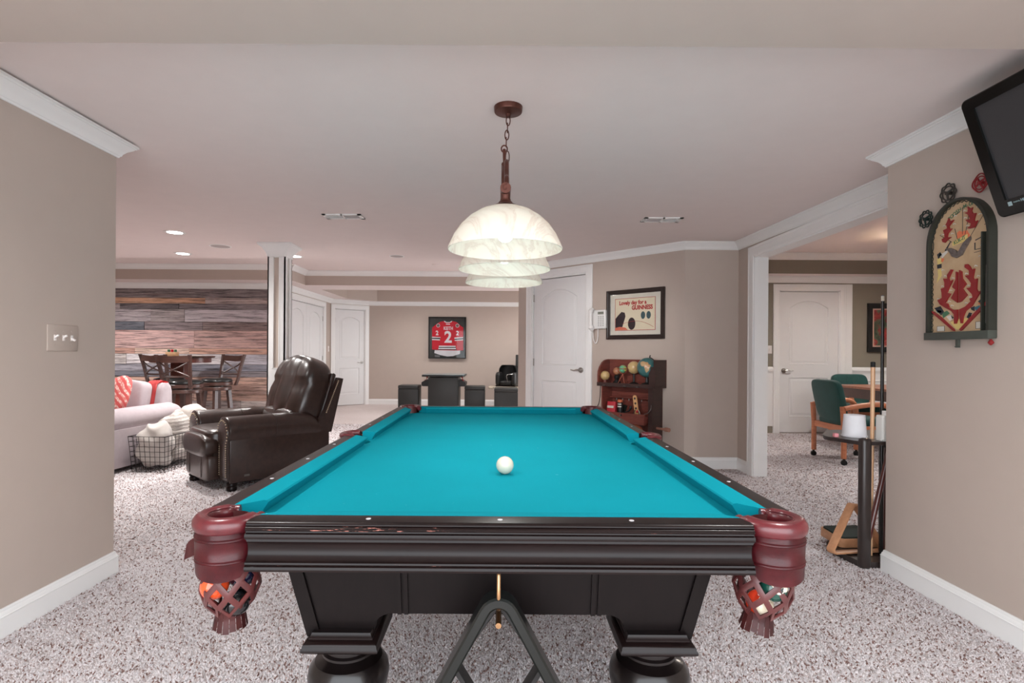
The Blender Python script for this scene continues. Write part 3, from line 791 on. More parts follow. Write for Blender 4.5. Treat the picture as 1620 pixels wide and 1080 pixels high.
tag(obj('diamond_rack', bm, M_black, loc=(-.002, 0, 0)), 'black diamond shaped rack hanging behind the larger triangle rack', 'ball rack')

# balls
M_cue = mat('ivory_ball', S(212, 206, 188), .12, var=.02, coat=.6)
def ball_mat(name, col, stripe=False):
    t = NT(name); t.b.inputs['Roughness'].default_value = .1; t.b.inputs['Coat Weight'].default_value = .5
    if stripe:
        tc = t.n('ShaderNodeTexCoord'); sp = t.n('ShaderNodeSeparateXYZ'); t.l(tc.outputs['Object'], sp.inputs[0])
        a = t.n('ShaderNodeMath', operation='ABSOLUTE'); t.l(sp.outputs['Z'], a.inputs[0])
        l = t.n('ShaderNodeMath', operation='LESS_THAN'); t.l(a.outputs[0], l.inputs[0]); l.inputs[1].default_value = .0155
        t.l(t.mix(l.outputs[0], S(226, 214, 190), col), t.b.inputs['Base Color'])
    else: t.b.inputs['Base Color'].default_value = col
    return t.m
RB = .028575
def ball(name, loc, m, label, rot=(0, 0, 0), num=None, face_dir=None):
    t = obj(name, sphere(newbm(), (0, 0, 0), RB, 32, 20), m, loc=loc, rot=rot, sharp=80); tag(t, label, 'ball'); 
    if num:
        Mi = Euler(rot).to_matrix().inverted(); d = (Mi @ Vector(face_dir)).normalized(); q = d.to_track_quat('Z', 'Y')
        # roundel in the ball's own frame
        M = q.to_matrix().to_4x4(); b = newbm()
        lathe(b, [(0.0001, RB+.0003)]+[(RB*1.008*math.sin(x), RB*1.008*math.cos(x)) for x in (.1, .2, .3, .36)], 20, M, cap=False)
        obj('number_roundel', b, M_cue, t)
        tx = text('ball_number', num, .016, M_black, t, d*(RB+.0006), q.to_euler(), ext=.0002, bold=.0004)
    return t
zb = ZC+RB
ball('cue_ball', (.0145, 1.748, zb+.0005), M_cue, 'ivory cue ball alone on the teal cloth')
OR = ball_mat('orange_ball', S(240, 84, 40)); NV = ball_mat('navy_ball', S(22, 26, 48)); GS = ball_mat('green_stripe_ball', S(20, 66, 56), True); RS = ball_mat('red_stripe_ball', S(220, 66, 40), True); BK = ball_mat('black_ball', S(22, 22, 24))
DG = ball_mat('dark_green_ball', S(22, 60, 44))
ball('pool_ball', (-.6075, 1.152, .634), OR, 'orange ball in the near left leather net')
ball('pool_ball', (-.5650, 1.186, .645), NV, 'dark navy ball highest in the near left leather net')
ball('pool_ball', (-.5700, 1.170, .590), BK, 'black ball low in the near left leather net')
ball('pool_ball', (.5800, 1.147, .640), GS, 'green striped ball numbered 14 in the near right net', (R(25), R(20), 0), '14', (.0, -1, .25))
ball('pool_ball', (.5660, 1.176, .593), RS, 'orange red striped ball low in the near right net', (R(80), R(60), R(10)))
ball('pool_ball', (.613, 1.199, .645), BK, 'black ball behind the green striped ball in the near right net')

# ------------------------------------------------------------ pendant over the table
def shade_mat():
    t = NT('alabaster_glass'); v = t.coords(); 
    wv = t.n('ShaderNodeTexNoise'); wv.inputs['Scale'].default_value = 3.2; wv.inputs['Detail'].default_value = 8; wv.inputs['Roughness'].default_value = .62; wv.inputs['Distortion'].default_value = 2.2; t.l(v, wv.inputs['Vector'])
    c = t.ramp(wv.outputs['Fac'], [(.0, S(240, 236, 222)), (.40, S(243, 239, 226)), (.49, S(236, 229, 216)), (.515, S(228, 217, 203)), (.55, S(241, 236, 223)), (1, S(245, 241, 232))])
    df = t.n('ShaderNodeBsdfDiffuse'); tl = t.n('ShaderNodeBsdfTranslucent'); gl = t.n('ShaderNodeBsdfGlossy'); gl.inputs['Roughness'].default_value = .25
    t.l(c, df.inputs[0]); t.l(c, tl.inputs[0])
    m1 = t.n('ShaderNodeMixShader'); m1.inputs[0].default_value = .2; t.l(df.outputs[0], m1.inputs[1]); t.l(tl.outputs[0], m1.inputs[2])
    m2 = t.n('ShaderNodeMixShader'); m2.inputs[0].default_value = .05; t.l(m1.outputs[0], m2.inputs[1]); t.l(gl.outputs[0], m2.inputs[2])
    t.l(m2.outputs[0], t.out.inputs['Surface']); return t.m
M_shade = shade_mat()
M_bulb = mat('bulb', S(255, 255, 255), .5, var=0, emit=(1, .98, .96, 1), estr=3)
PX = .011
PL = thing('pendant_light', 'bronze pendant with three alabaster glass bowl shades hanging in a row over the pool table', 'pendant light', (PX, TY, 0))
zt = zc(TY)
bm = newbm(); lathe(bm, [(.001, zt), (.062, zt), (.0605, zt-.018), (.059, zt-.022), (.03, zt-.027), (.012, zt-.03), (.010, zt-.042), (.001, zt-.042)], 32, Matrix.Translation((.012, 0, 0))); obj('canopy', bm, M_bronze, PL)
bm = newbm()
z = zt-.046; k = 0
while z > 2.035:
    pts = []
    for i in range(16):
        a = 2*PI*i/16; u, w_ = .0085*math.cos(a), .021*math.sin(a)
        pts.append(((u if k % 2 == 0 else 0)+.002+.010*(z-2.03)/.12, 0 if k % 2 == 0 else u, z-.012+w_))
    b = newbm(); tube(b, pts, .0026, 6, closed=True); obj('chain_link', b, M_bronze, PL); z -= .031; k += 1
bm.free()
bm = newbm(); tube(bm, [(-.004+.013*math.cos(2*PI*i/16), .0, 2.015+.015*math.sin(2*PI*i/16)) for i in range(16)], .0032, 6, closed=True); obj('chain_link', bm, M_bronze, PL)
bm = newbm(); pts = [(.010+.008*math.cos(2*PI*i/16), .02, 1.985+.028*math.sin(2*PI*i/16)) for i in range(16)]; tube(bm, pts, .0022, 6, closed=True); obj('chain_link', bm, M_bronze, PL)
# S scroll along the bar direction
bm = newbm(); tube(bm, smoothpts([(-.004, 0, 2.012), (-.003, -.01, 1.97), (0, -.02, 1.92), (.002, -.01, 1.86), (.001, .02, 1.80), (0, .03, 1.74), (0, .03, 1.70)], 5), [.007]*31, 8); obj('stem', bm, M_bronze, PL)
for s in (-1, 1):
    sp = [(-.006*s, s*(.03+.055*(1-.11*i)*math.sin(i*.7)+.10), 1.80+.055*(1-.11*i)*math.cos(i*.7)) for i in range(9)]
    bm = newbm(); tube(bm, smoothpts([(-.006*s, 0, 1.95), (-.006*s, s*.08, 1.93)]+sp, 4), [.010]*((len(sp)+1)*4+1), 8); obj('scroll', bm, M_bronze, PL)
bm = newbm(); 
cyl(bm, (0, -.485, 1.700), (0, .485, 1.700), .0185, n=20)
for s in (-1, 1):
    pass
obj('crossbar', bm, M_bronze, PL)
for s in (-1, 1):
    bm = newbm(); pts = [(.0125*(1-.09*i)*math.cos(i*.6+1.2), s*(.489), 1.700+.0125*(1-.09*i)*math.sin(i*.6+1.2)) for i in range(10)]; tube(bm, pts, .0022, 6)
    obj('end_curl', bm, M_nickel if False else M_bronze, PL)
SP = .455
sh_prof = [(.040, 1.640), (.06, 1.637), (.09, 1.626), (.125, 1.604), (.155, 1.575), (.178, 1.542), (.192, 1.512), (.199, 1.496), (.1995, 1.4915), (.197, 1.4905), (.190, 1.5105), (.175, 1.541), (.152, 1.572), (.122, 1.600), (.088, 1.621), (.06, 1.631), (.040, 1.634)]
for i, dy in enumerate((-SP, 0, SP)):
    bm = newbm(); cyl(bm, (0, dy, 1.70), (0, dy, 1.662), .017, .016, n=16); arm = obj('shade_arm', bm, M_bronze, PL)
    bm = newbm(); lathe(bm, [(.001, 1.668), (.018, 1.668), (.019, 1.662), (.024, 1.658), (.026, 1.653), (.038, 1.647), (.043, 1.641), (.0445, 1.634), (.0445, 1.629), (.001, 1.629)], 28, Matrix.Translation((0, dy, 0))); cap = obj('shade_cap', bm, M_bronze, PL)
    bm = newbm(); lathe(bm, sh_prof+[sh_prof[0]], 56, Matrix.Translation((0, dy, 0)), cap=False); s_ = obj('glass_shade', bm, M_shade, PL, sharp=60)
    bm = newbm(); sphere(bm, (0, dy, 1.548), .030, 18, 12); cyl(bm, (0, dy, 1.57), (0, dy, 1.63), .014, n=12); obj('light_bulb', bm, M_bulb, s_)
    lamp('bulb_light', 'POINT', (0, dy, 1.548), .8, .034, (1, .985, .96), parent=PL)
    lamp('bulb_flood', 'SPOT', (0, dy, 1.512), 4.2, .03, (1, .985, .96), parent=PL, angle=R(140))

# ------------------------------------------------------------ ceiling fixtures
M_lens = mat('lamp_lens', S(255, 255, 255), .5, var=0, emit=(1, .98, .96, 1), estr=14)
M_grill = mat('speaker_grille', S(178, 170, 168), .8, var=.05, vscale=400)
def can(x, y, z, label, power=22):
    t = thing('recessed_light', label, 'ceiling light', (x, y, z), 0)
    bm = newbm(); lathe(bm, [(.062, 0), (.064, -.004), (.085, -.006), (.092, -.003), (.093, 0)], 32); obj('trim_ring', bm, M_white, t)
    bm = newbm(); lathe(bm, [(.001, -.003), (.063, -.003), (.063, -.001), (.001, -.001)], 32); obj('lens', bm, M_lens, t)
    lamp('can_light', 'SPOT', (0, 0, -.03), power, .06, (1, .97, .94), parent=t, angle=R(150))
    return t
can(-3.04, 5.02, zc(5.02), 'bright recessed ceiling light left of the column, nearer of the left pair', 55)
can(-3.63, 6.15, 2.232, 'bright recessed ceiling light above the plank wall, farther of the left pair', 55)
can(-2.40, 6.27, 2.232, 'recessed ceiling light peeking out right of the white column capital', 60)
def speaker(x, y, z, label, r=.105):
    t = thing('ceiling_speaker', label, 'speaker', (x, y, z))
    bm = newbm(); lathe(bm, [(r-.012, 0), (r-.010, -.004), (r, -.004), (r+.002, 0)], 32); obj('ring', bm, M_white, t)
    bm = newbm(); lathe(bm, [(.001, -.0045), (r*.6, -.004), (r-.011, -.0025), (r-.011, 0), (.001, 0)], 32); obj('grille', bm, M_grill, t)
speaker(-2.97, 5.70, 2.232, 'round grey ceiling speaker grille left of the column')
speaker(-1.21, 6.22, 2.232, 'round grey ceiling speaker grille right of the column, left of the pendant shades', .085)
def disc(x, y, z, label):
    bm = newbm(); lathe(bm, [(.001, -.012), (.045, -.012), (.052, -.008), (.055, 0), (.001, 0)], 28); o = tag(obj('sprinkler_cover', bm, M_ceil, loc=(x, y, z)), label, 'ceiling disc')
disc(-1.78, 7.2, 2.43, 'small flat pinkish ceiling disc beyond the left speaker grille')
disc(-.98, 8.0, 2.43, 'small flat pinkish ceiling disc farthest back near the far soffit')
M_vdark = mat('vent_interior', S(60, 56, 54), .8)
def vent(x, y, label, flip):
    t = thing('ceiling_vent', label, 'air vent', (x, y, zc(y)))
    L, W = .31, .145
    bm = newbm()
    for x0, x1, y0, y1 in ((-L/2, L/2, -W/2, -W/2+.025), (-L/2, L/2, W/2-.025, W/2), (-L/2, -L/2+.03, -W/2, W/2), (L/2-.03, L/2, -W/2, W/2), (-.007, .007, -W/2, W/2)): bx(bm, x0, x1, y0, y1, -.008, 0)
    obj('frame', bm, M_white, t)
    bm = newbm(); bx(bm, -L/2+.03, L/2-.03, -W/2+.02, W/2-.02, -.0015, 0); obj('opening', bm, M_vdark, t)
    for s in (-1, 1):
        for i in range(6):
            yy = -W/2+.032+i*.0165
            bm = newbm(); box(bm, (s*.066, yy, -.005), (.112, .014 if s*flip > 0 else .006, .0015), rot=(R(35 if s*flip > 0 else -50), 0, 0)); obj('louvre', bm, M_white if s*flip > 0 else M_grill, t)
vent(-1.27, 4.33, 'white ceiling air vent left of the pendant, dark louvres on its right half', -1)
vent(1.29, 4.37, 'white ceiling air vent right of the pendant, dark louvres on its left half', 1)

# ------------------------------------------------------------ switch plate on the left wall (front -y local, rz 90)
sw = thing('light_switch', 'beige triple toggle switch plate on the left wall', 'light switch', (-1.957, 2.408, 1.185), R(90))
bm = newbm(); box(bm, (0, -.003, 0), (.168, .006, .116), bev=.003); obj('plate', bm, M_plate, sw)
for i, x in enumerate((-.046, 0, .046)):
    bm = newbm(); box(bm, (x, -.007, 0), (.0105, .003, .025)); up = 1 if i < 2 else -1
    box(bm, (x, -.014, up*.006), (.0085, .02, .009), rot=(R(-28*up), 0, 0), bev=.002); obj('toggle', bm, M_ivory, sw)
    for z in (-.03, .03):
        bm = newbm(); cyl(bm, (x, -.0055, z), (x, -.0068, z), .0028, n=10); obj('screw', bm, M_plate, sw)
ol = thing('wall_outlet', 'small white outlet plate on the far wall strip between closet and door', 'outlet', (-3.5, 10.94, 1.18), R(90))
bm = newbm(); box(bm, (0, -.003, 0), (.07, .006, .115), bev=.002); obj('plate', bm, M_ivory, ol); bm = newbm(); box(bm, (0, -.01, 0), (.01, .012, .022)); obj('toggle', bm, M_ivory, ol)
ol = thing('wall_switch', 'white switch plate left of the white door in the far right room', 'light switch', (3.86, 7.78, 1.2), 0)
bm = newbm(); box(bm, (0, -.003, 0), (.07, .006, .115), bev=.002); obj('plate', bm, M_ivory, ol); bm = newbm(); box(bm, (0, -.01, 0), (.01, .012, .022)); obj('toggle', bm, M_ivory, ol)

# ------------------------------------------------------------ television
tv = thing('television', 'black flat television tilted down high on the right wall', 'television', (1.8725, 1.7375, 1.898), rot=(R(19.5), 0, R(-90)))
TW, TH = .75, .476
bm = newbm(); out = round_poly([(-TW/2, -TH/2), (TW/2, -TH/2), (TW/2, TH/2), (-TW/2, TH/2)], .024)
inn = [(-TW/2+.047, -TH/2+.062), (TW/2-.047, -TH/2+.062), (TW/2-.047, TH/2-.043), (-TW/2+.047, TH/2-.043)]
obj('back_case', prism(newbm(), out, .012, .045, XZ), M_blackgloss, tv)
bm.free()
def frame_rect(o, i, y0, y1, ybev=.004):
    bm = newbm(); a = inset_closed(o, .004)
    def ring(p, y): return [bm.verts.new((q[0], y, q[1])) for q in p]
    r0, r1 = ring(o, y1), ring(o, y0+ybev); r2 = ring(a, y0)
    n = len(o)
    for u, v in ((r0, r1), (r1, r2)):
        for k in range(n): face(bm, [u[k], u[(k+1) % n], v[(k+1) % n], v[k]])
    ii = ring(i, y0); ib = ring(i, y1)
    es = []
    for k in range(n): es.append(bm.edges.get((r2[k], r2[(k+1) % n])) or bm.edges.new((r2[k], r2[(k+1) % n])))
    for k in range(4): es.append(bm.edges.new((ii[k], ii[(k+1) % 4])))
    bmesh.ops.triangle_fill(bm, use_beauty=True, edges=es)
    for k in range(4): face(bm, [ii[k], ii[(k+1) % 4], ib[(k+1) % 4], ib[k]])
    return bm
obj('bezel', frame_rect(out, inn, -.012, .012), M_blackgloss, tv)
M_screen = mat('tv_screen', S(52, 52, 54), .28, var=0, spec=.5)
bm = newbm(); bx(bm, inn[0][0], inn[1][0], -.004, .01, inn[0][1], inn[2][1]); obj('screen', bm, M_screen, tv)
M_tvprint = mat('tv_print', S(150, 172, 176), .5, var=0)
bm = newbm(); bx(bm, -TW/2+.055, -TW/2+.071, -.0128, -.0119, -TH/2+.036, -TH/2+.052); obj('badge', bm, M_tvprint, tv)
text('port_lettering', 'HDMI', .013, M_tvprint, tv, (-TW/2+.122, -.0124, -TH/2+.047), ext=.0003, bold=.0003)
text('port_lettering', 'DIGITAL', .007, M_tvprint, tv, (-TW/2+.09, -.0124, -TH/2+.046), ext=.0003)
bm = newbm(); cyl(bm, (0, .045, 0), (0, .10, .02), .03); box(bm, (0, .085, -.01), (.2, .02, .2)); obj('mount', bm, M_black, tv)

# ------------------------------------------------------------ bagatelle board on the right wall
RW = R(-90)
bg = thing('bagatelle_board', 'vintage arched bagatelle pinball board in a dark green case on the right wall', 'pinball board', (2.02, 2.365, 1.209), RW)
M_case = mat('dark_green_case', S(44, 46, 40), .4, var=.15)
M_rail = mat('green_grey_metal', S(66, 70, 64), .4, var=.1)
def board_mat():
    t = NT('bagatelle_field'); v = t.coords(); f = t.noise(v, 14, 4); g = t.noise(v, 40, 3)
    c = t.ramp(f, [(.3, S(176, 146, 112)), (.7, S(196, 168, 134))])
    t.l(c, t.b.inputs['Base Color']); t.b.inputs['Roughness'].default_value = .55; return t.m
M_field = board_mat()
M_figr = mat('red_board_paint', S(134, 34, 36), .4, var=.06); M_bgreen = mat('board_green_print', S(70, 112, 84), .6); M_byel = mat('board_yellow_print', S(214, 190, 120), .6); M_bor = mat('board_orange_print', S(214, 116, 80), .6); M_bdk = mat('board_dark_print', S(44, 46, 52), .6); M_bblue = mat('board_blue_print', S(60, 104, 120), .6); M_bw = mat('board_white_print', S(208, 202, 192), .6)
HW, BH = .163, .613
def arch(w, z0, zs, zt, n=24):
    return [(-w, z0), (w, z0)]+[(w*math.cos(PI*i/n), zs+(zt-zs)*math.sin(PI*i/n)) for i in range(n+1)]
obj('back_board', prism(newbm(), arch(HW-.004, 0, .43, BH-.004), -.012, 0, XZ), M_case, bg)
obj('playfield', prism(newbm(), arch(HW-.012, .02, .43, BH-.012), -.016, -.012, XZ), M_field, bg)
bm = newbm(); ar = arch(HW, 0, .43, BH)[2:]; ring = [(HW, 0)]+ar+[(-HW, 0)]
o_ = ring; i_ = [(p[0]*(1-.011/HW), p[1]-(.011 if p[1] > .43 else 0)) for p in ring]
rr = []
for po, pi in zip(o_, i_): rr.append([(po[0], -.036, po[1]), (po[0], 0, po[1]), (pi[0], 0, pi[1]), (pi[0], -.036, pi[1])])
loft(bm, rr); obj('case_rim', bm, M_case, bg, sharp=50)
bm = newbm(); bx(bm, -HW-.004, HW+.004, -.042, -.004, -.004, .03, bev=.002); obj('bottom_rail', bm, M_rail, bg)
bm = newbm(); bx(bm, HW-.040, HW-.034, -.034, -.014, .03, .44); bx(bm, HW-.034, HW-.012, -.020, -.014, .03, .44); obj('shooter_lane', bm, M_case, bg)
bm = newbm(); cyl(bm, (HW-.023, -.024, .06), (HW-.023, -.024, .30), .003, n=8); obj('plunger_rod', bm, M_steel, bg)
bm = newbm(); lathe(bm, [(.001, -.006), (.004, -.008), (.010, -.018), (.011, -.022), (.004, -.030), (.001, -.032)], 12, Matrix.Translation((HW-.006, -.02, 0))); obj('plunger_knob', bm, M_figr, bg)
bm = newbm(); bx(bm, -.004, .008, -.03, -.018, -.04, -.004); box(bm, (-.002, -.024, -.036), (.02, .006, .004)); obj('ball_lift', bm, M_rail, bg)
# scalloped edge strip
bm = newbm(); pts = []
zz = [.03+.0118*i for i in range(34)]
pl = [(-HW+.012+(.007 if i % 2 else .0015), z) for i, z in enumerate(zz)]
a0 = PI; k = len(pl)
for i in range(1, 26):
    a = PI-PI*.62*i/25; r = (HW-.012-(.007 if (i+k) % 2 else .0015))/(HW-.012)
    pl.append(((HW-.012)*r*math.cos(a), .43+(BH-.012-.43)*r*math.sin(a)))
tube(bm, [(p[0], -.0165, p[1]) for p in pl], .0022, 5); obj('scalloped_edge', bm, M_case, bg)
def flat(parent, pts, m, nm, y=-.016, h=.0012):
    b = newbm(); prism(b, pts, y-h, y, XZ); return obj(nm, b, m, parent, sharp=30)
def px1(x, y): return ((x-508)*.163/412, BH-(300+y/8.31-314.2)/223*.617)      # positions read off the board's face
def px2(x, y): return ((x-508)*.163/412, BH-(420+y/8.31-314.2)/223*.617)
def poly1(l, f=px1): return [f(*p) for p in l]
ant = [[(370, 335), (345, 390), (325, 420), (345, 430), (350, 470), (295, 480), (312, 530), (318, 580), (275, 600), (290, 640), (320, 655), (355, 625), (405, 600), (350, 590), (360, 540), (415, 488), (385, 490), (370, 450), (440, 380), (385, 385)],
       [(615, 258), (625, 300), (620, 330), (575, 330), (620, 360), (640, 400), (650, 430), (590, 425), (630, 470), (660, 490), (655, 520), (612, 540), (650, 555), (705, 555), (745, 475), (705, 480), (700, 450), (722, 375), (680, 365), (665, 330), (680, 290), (650, 300)]]
low = [[(405, 35), (355, 100), (360, 150), (300, 140), (320, 200), (318, 265), (268, 275), (280, 330), (285, 400), (222, 430), (260, 490), (330, 540), (415, 590), (450, 640), (455, 765), (480, 765), (500, 700), (497, 580), (440, 580), (380, 540), (365, 490), (330, 470), (405, 360), (350, 340), (430, 180), (385, 190), (375, 150), (430, 45)],
       [(590, 5), (585, 40), (640, 90), (645, 150), (590, 150), (640, 210), (670, 260), (660, 310), (610, 315), (680, 400), (690, 440), (650, 460), (665, 490), (600, 550), (520, 580), (522, 660), (540, 765), (560, 765), (570, 680), (600, 610), (680, 550), (790, 370), (750, 380), (735, 340), (742, 210), (700, 220), (690, 190), (710, 80), (670, 90), (650, 40), (620, 5)],
       [(470, 75), (470, 180), (425, 275), (470, 315), (410, 420), (470, 470), (494, 490), (494, 90)], [(516, 65), (514, 490), (545, 480), (620, 405), (560, 315), (605, 260), (555, 180), (548, 90)],
       [(135, 570), (150, 600), (230, 670), (430, 850), (460, 862), (450, 835), (280, 670), (170, 580)], [(540, 862), (560, 850), (700, 710), (860, 540), (860, 500), (690, 660), (520, 845)]]
for a in ant: flat(bg, poly1(a), M_figr, 'red_baffle', -.0165, .006)
for a in low: flat(bg, poly1(a, px2), M_figr, 'red_baffle', -.0165, .006)
M_pew = mat('pewter', S(120, 112, 108), .45, .6, var=.3, vscale=80)
flat(bg, poly1([(335, 740), (390, 800), (420, 860), (480, 895), (550, 870), (590, 800), (660, 690), (655, 655), (610, 680), (560, 730), (520, 800), (490, 830), (470, 790), (400, 745)]), M_pew, 'eagle_wings', -.0165, .008)
flat(bg, poly1([(412, 665), (605, 612), (612, 690), (415, 725)]), M_byel, 'banner', -.0162, .002)
cx_, cz_ = px1(508, 668); text('banner_lettering', 'KUK-IT', .024, M_bgreen, bg, (cx_, -.0186, cz_), rot=(R(90), R(-15), 0), ext=.0003, bold=.0006, sx=.8)
# arched lettering
wd = 'POOSH-M-UP'
for i, ch in enumerate(wd):
    k = i/(len(wd)-1); x = 365+(672-365)*k; y = 345-112*math.sin(PI*.5*min(1, k*1.1)); ax, az = px1(x, y)
    text('arch_lettering', ch, .023, M_bgreen, bg, (ax, -.0164, az), rot=(R(90), R(-38*(1-k)**1.2), 0), ext=.0003, bold=.0006)
for l in ([(470, 560), (500, 540), (530, 560), (600, 560), (640, 640), (560, 690), (470, 640)],): flat(bg, poly1(l), M_bor, 'orange_print', h=.0004)
for a, b in (((541, 240), (541, 600)), ((620, 370), (575, 610)), ((440, 500), (475, 650)), ((830, 370), (640, 650)), ((235, 535), (430, 690)), ((430, 330), (510, 290)), ((810, 545), (860, 535)), ((690, 870), (820, 860))):
    bm = newbm(); p, q = px1(*a), px1(*b); cyl(bm, (p[0], -.0162, p[1]), (q[0], -.0162, q[1]), .0012, n=5); obj('printed_line', bm, M_bdk, bg)
# painted figures, plain generic archers and clowns
for f, nm, shp in ((px1, 'painted_figure', [(M_bdk, [(195, 790), (240, 765), (262, 800), (215, 860)]), (M_bw, [(225, 790), (265, 785), (262, 830), (225, 835)]), (M_bor, [(262, 850), (300, 870), (280, 910), (250, 900)]), (M_byel, [(195, 850), (250, 845), (265, 920), (205, 935)]), (M_bw, [(250, 800), (340, 760), (345, 790), (262, 860)]), (M_bdk, [(195, 930), (260, 930), (262, 985), (200, 985)]), (M_byel, [(205, 1000), (255, 1000), (265, 1090), (190, 1190), (215, 1090)]), (M_bdk, [(300, 760), (380, 650), (388, 660), (325, 770)])]),
                   (px1, 'painted_figure', [(M_bblue, [(810, 690), (865, 680), (865, 760), (815, 760)]), (M_bw, [(760, 790), (865, 770), (865, 830), (800, 850)]), (M_bdk, [(690, 745), (705, 745), (705, 830), (800, 830), (800, 838), (692, 838)]), (M_bdk, [(700, 710), (800, 680), (802, 690), (705, 722)]), (M_bor, [(810, 930), (865, 920), (865, 940), (812, 950)]), (M_bgreen, [(800, 950), (865, 945), (865, 1160), (780, 1160)]), (M_bw, [(770, 1165), (862, 1155), (862, 1172), (772, 1182)])]),
                   (px2, 'painted_figure', [(M_bdk, [(160, 530), (250, 510), (300, 590), (260, 640)]), (M_bblue, [(180, 560), (270, 570), (260, 600), (210, 600)]), (M_bgreen, [(270, 610), (340, 580), (380, 620), (290, 680)]), (M_bw, [(330, 660), (400, 640), (440, 690), (380, 720)]), (M_bdk, [(390, 640), (435, 680), (415, 700)])]),
                   (px2, 'painted_figure', [(M_bdk, [(600, 690), (630, 630), (670, 640), (640, 720)]), (M_bw, [(640, 660), (680, 660), (665, 700), (635, 710)]), (M_bblue, [(690, 570), (760, 550), (770, 610), (720, 620)]), (M_bdk, [(650, 570), (700, 555), (700, 620), (660, 600)]), (M_bor, [(740, 520), (830, 510), (830, 530), (750, 540)]), (M_byel, [(810, 440), (858, 430), (850, 490), (815, 490)]), (M_bdk, [(740, 500), (800, 455), (815, 470), (770, 540)])])):
    for m_, l in shp: flat(bg, poly1(l, f), m_, nm, h=.0005)
flat(bg, poly1([(390, 740), (500, 705), (620, 700), (590, 750), (500, 850), (460, 830)], px2), M_byel, 'yellow_print', h=.0004)
for l in ([(200, 785), (310, 785), (310, 858), (200, 858)], [(712, 755), (838, 750), (838, 840), (712, 845)]):
    flat(bg, poly1(l, px2), M_bdk, 'score_label', h=.0004); c0 = poly1(l, px2); cxx = sum(p[0] for p in c0)/4; czz = sum(p[1] for p in c0)/4
    flat(bg, [(cxx+(p[0]-cxx)*.9, czz+(p[1]-czz)*.9) for p in c0], M_bw, 'score_label', h=.0006)
bm = newbm()
for x, y in [(450, 335), (572, 305), (735, 305), (300, 430), (440, 440), (580, 400), (762, 405), (278, 540), (410, 560), (610, 510), (765, 935), (285, 1025), (715, 1050)]:
    p = px1(x, y); tube(bm, [(p[0]-.007, -.017, p[1]), (p[0], -.021, p[1]+.004), (p[0]+.007, -.017, p[1])], .0016, 5)
for x, y in [(318, 115), (425, 160), (282, 250), (395, 320), (222, 412), (378, 465), (415, 525), (600, 130), (630, 290), (650, 440), (600, 510), (715, 50), (748, 185), (820, 335)]:
    p = px2(x, y); tube(bm, [(p[0]-.007, -.017, p[1]), (p[0], -.021, p[1]+.004), (p[0]+.007, -.017, p[1])], .0016, 5)
o = obj('wire_pocket', bm, M_bw, bg); o['kind'] = 'stuff'

# valve handles
M_vg = mat('valve_dark_green', S(34, 48, 44), .4, .3, var=.15); M_vi = mat('valve_dark_iron', S(66, 62, 58), .4, .5, var=.2); M_vr = mat('valve_red', S(132, 30, 34), .4, .1, var=.15)
def valve(y, z, r, lobes, spokes, m, label, tiltx=0):
    t = thing('valve_handle', label, 'valve handle', (2.02, y, z), rot=(0, 0, RW))
    n = lobes*8; bm = newbm()
    for rr_, amp in ((r, .07), (r*.74, .0)):
        tube(bm, [(rr_*(1+amp*math.cos(lobes*2*PI*i/n))*math.cos(2*PI*i/n), -.020, rr_*(1+amp*math.cos(lobes*2*PI*i/n))*math.sin(2*PI*i/n)) for i in range(n)], r*.085, 7, closed=True)
    for i in range(lobes):
        a = 2*PI*(i+.5)/lobes; cyl(bm, (r*.72*math.cos(a), -.02, r*.72*math.sin(a)), (r*.96*math.cos(a), -.02, r*.96*math.sin(a)), r*.075, n=6)
    obj('rim', bm, m, t)
    for i in range(spokes):
        a = 2*PI*i/spokes+.5; bm = newbm(); cyl(bm, (r*.1*math.cos(a), -.024, r*.1*math.sin(a)), (r*.74*math.cos(a), -.02, r*.74*math.sin(a)), r*.14, r*.09, n=6); obj('spoke', bm, m, t)
    bm = newbm(); cyl(bm, (0, 0, 0), (0, -.030, 0), r*.2, n=12); obj('hub', bm, m, t)
valve(2.425, 1.862, .041, 8, 3, M_vi, 'dark iron valve handle with a lobed rim on the wall above the bagatelle board')
valve(2.552, 1.777, .038, 10, 3, M_vg, 'dark green round valve handle on the wall left of the bagatelle board')
valve(2.262, 1.858, .036, 4, 4, M_vr, 'red valve handle on the wall half behind the television corner')

# ------------------------------------------------------------ angled wall: poster, telephone
def at45(u, d=0, z=0):     # along wall, out of wall
    return (1.808+.70711*u-.70711*d, 5.33-.70711*u-.70711*d, z)
FR_DK = wood('dark_frame_wood', S(28, 17, 14), S(44, 29, 24), .4, (8, 60, 60), coat=.08)
def picture_frame(t, w, h, fw, dpt, m):
    pr = [(0, 0), (0, -dpt), (-fw*.3, -dpt), (-fw*.45, -dpt*.8), (-fw*.8, -dpt*.7), (-fw, -dpt*.45), (-fw, 0)]
    sq = [(-w/2, -h/2), (-w/2, h/2), (w/2, h/2), (w/2, -h/2)]
    bm = newbm(); rings = []
    for x, z in sq:
        sx, sz = math.copysign(1, x), math.copysign(1, z)
        rings.append([(x+sx*o_, y, z+sz*o_) for o_, y in pr])
    rings.append(rings[0]); loft(bm, rings, True, False, False); bmesh.ops.remove_doubles(bm, verts=bm.verts[:], dist=1e-5)
    obj('frame', bm, m, t)
ps = thing('framed_poster', 'framed beer poster with red lettering and grey mat on the angled wall', 'poster', at45(-.554, 0, 1.548), A45)
picture_frame(ps, .69, .528, .046, .03, FR_DK)
M_mat = mat('grey_mat_board', S(206, 200, 188), .8); M_matin = mat('mat_core', S(120, 70, 62), .7)
bm = newbm(); bx(bm, -.31, .31, -.012, -.006, -.23, .23); obj('mat_board', bm, M_mat, ps)
bm = newbm(); bx(bm, -.242, .242, -.0135, -.0115, -.172, .172); obj('print_border', bm, M_red, ps)
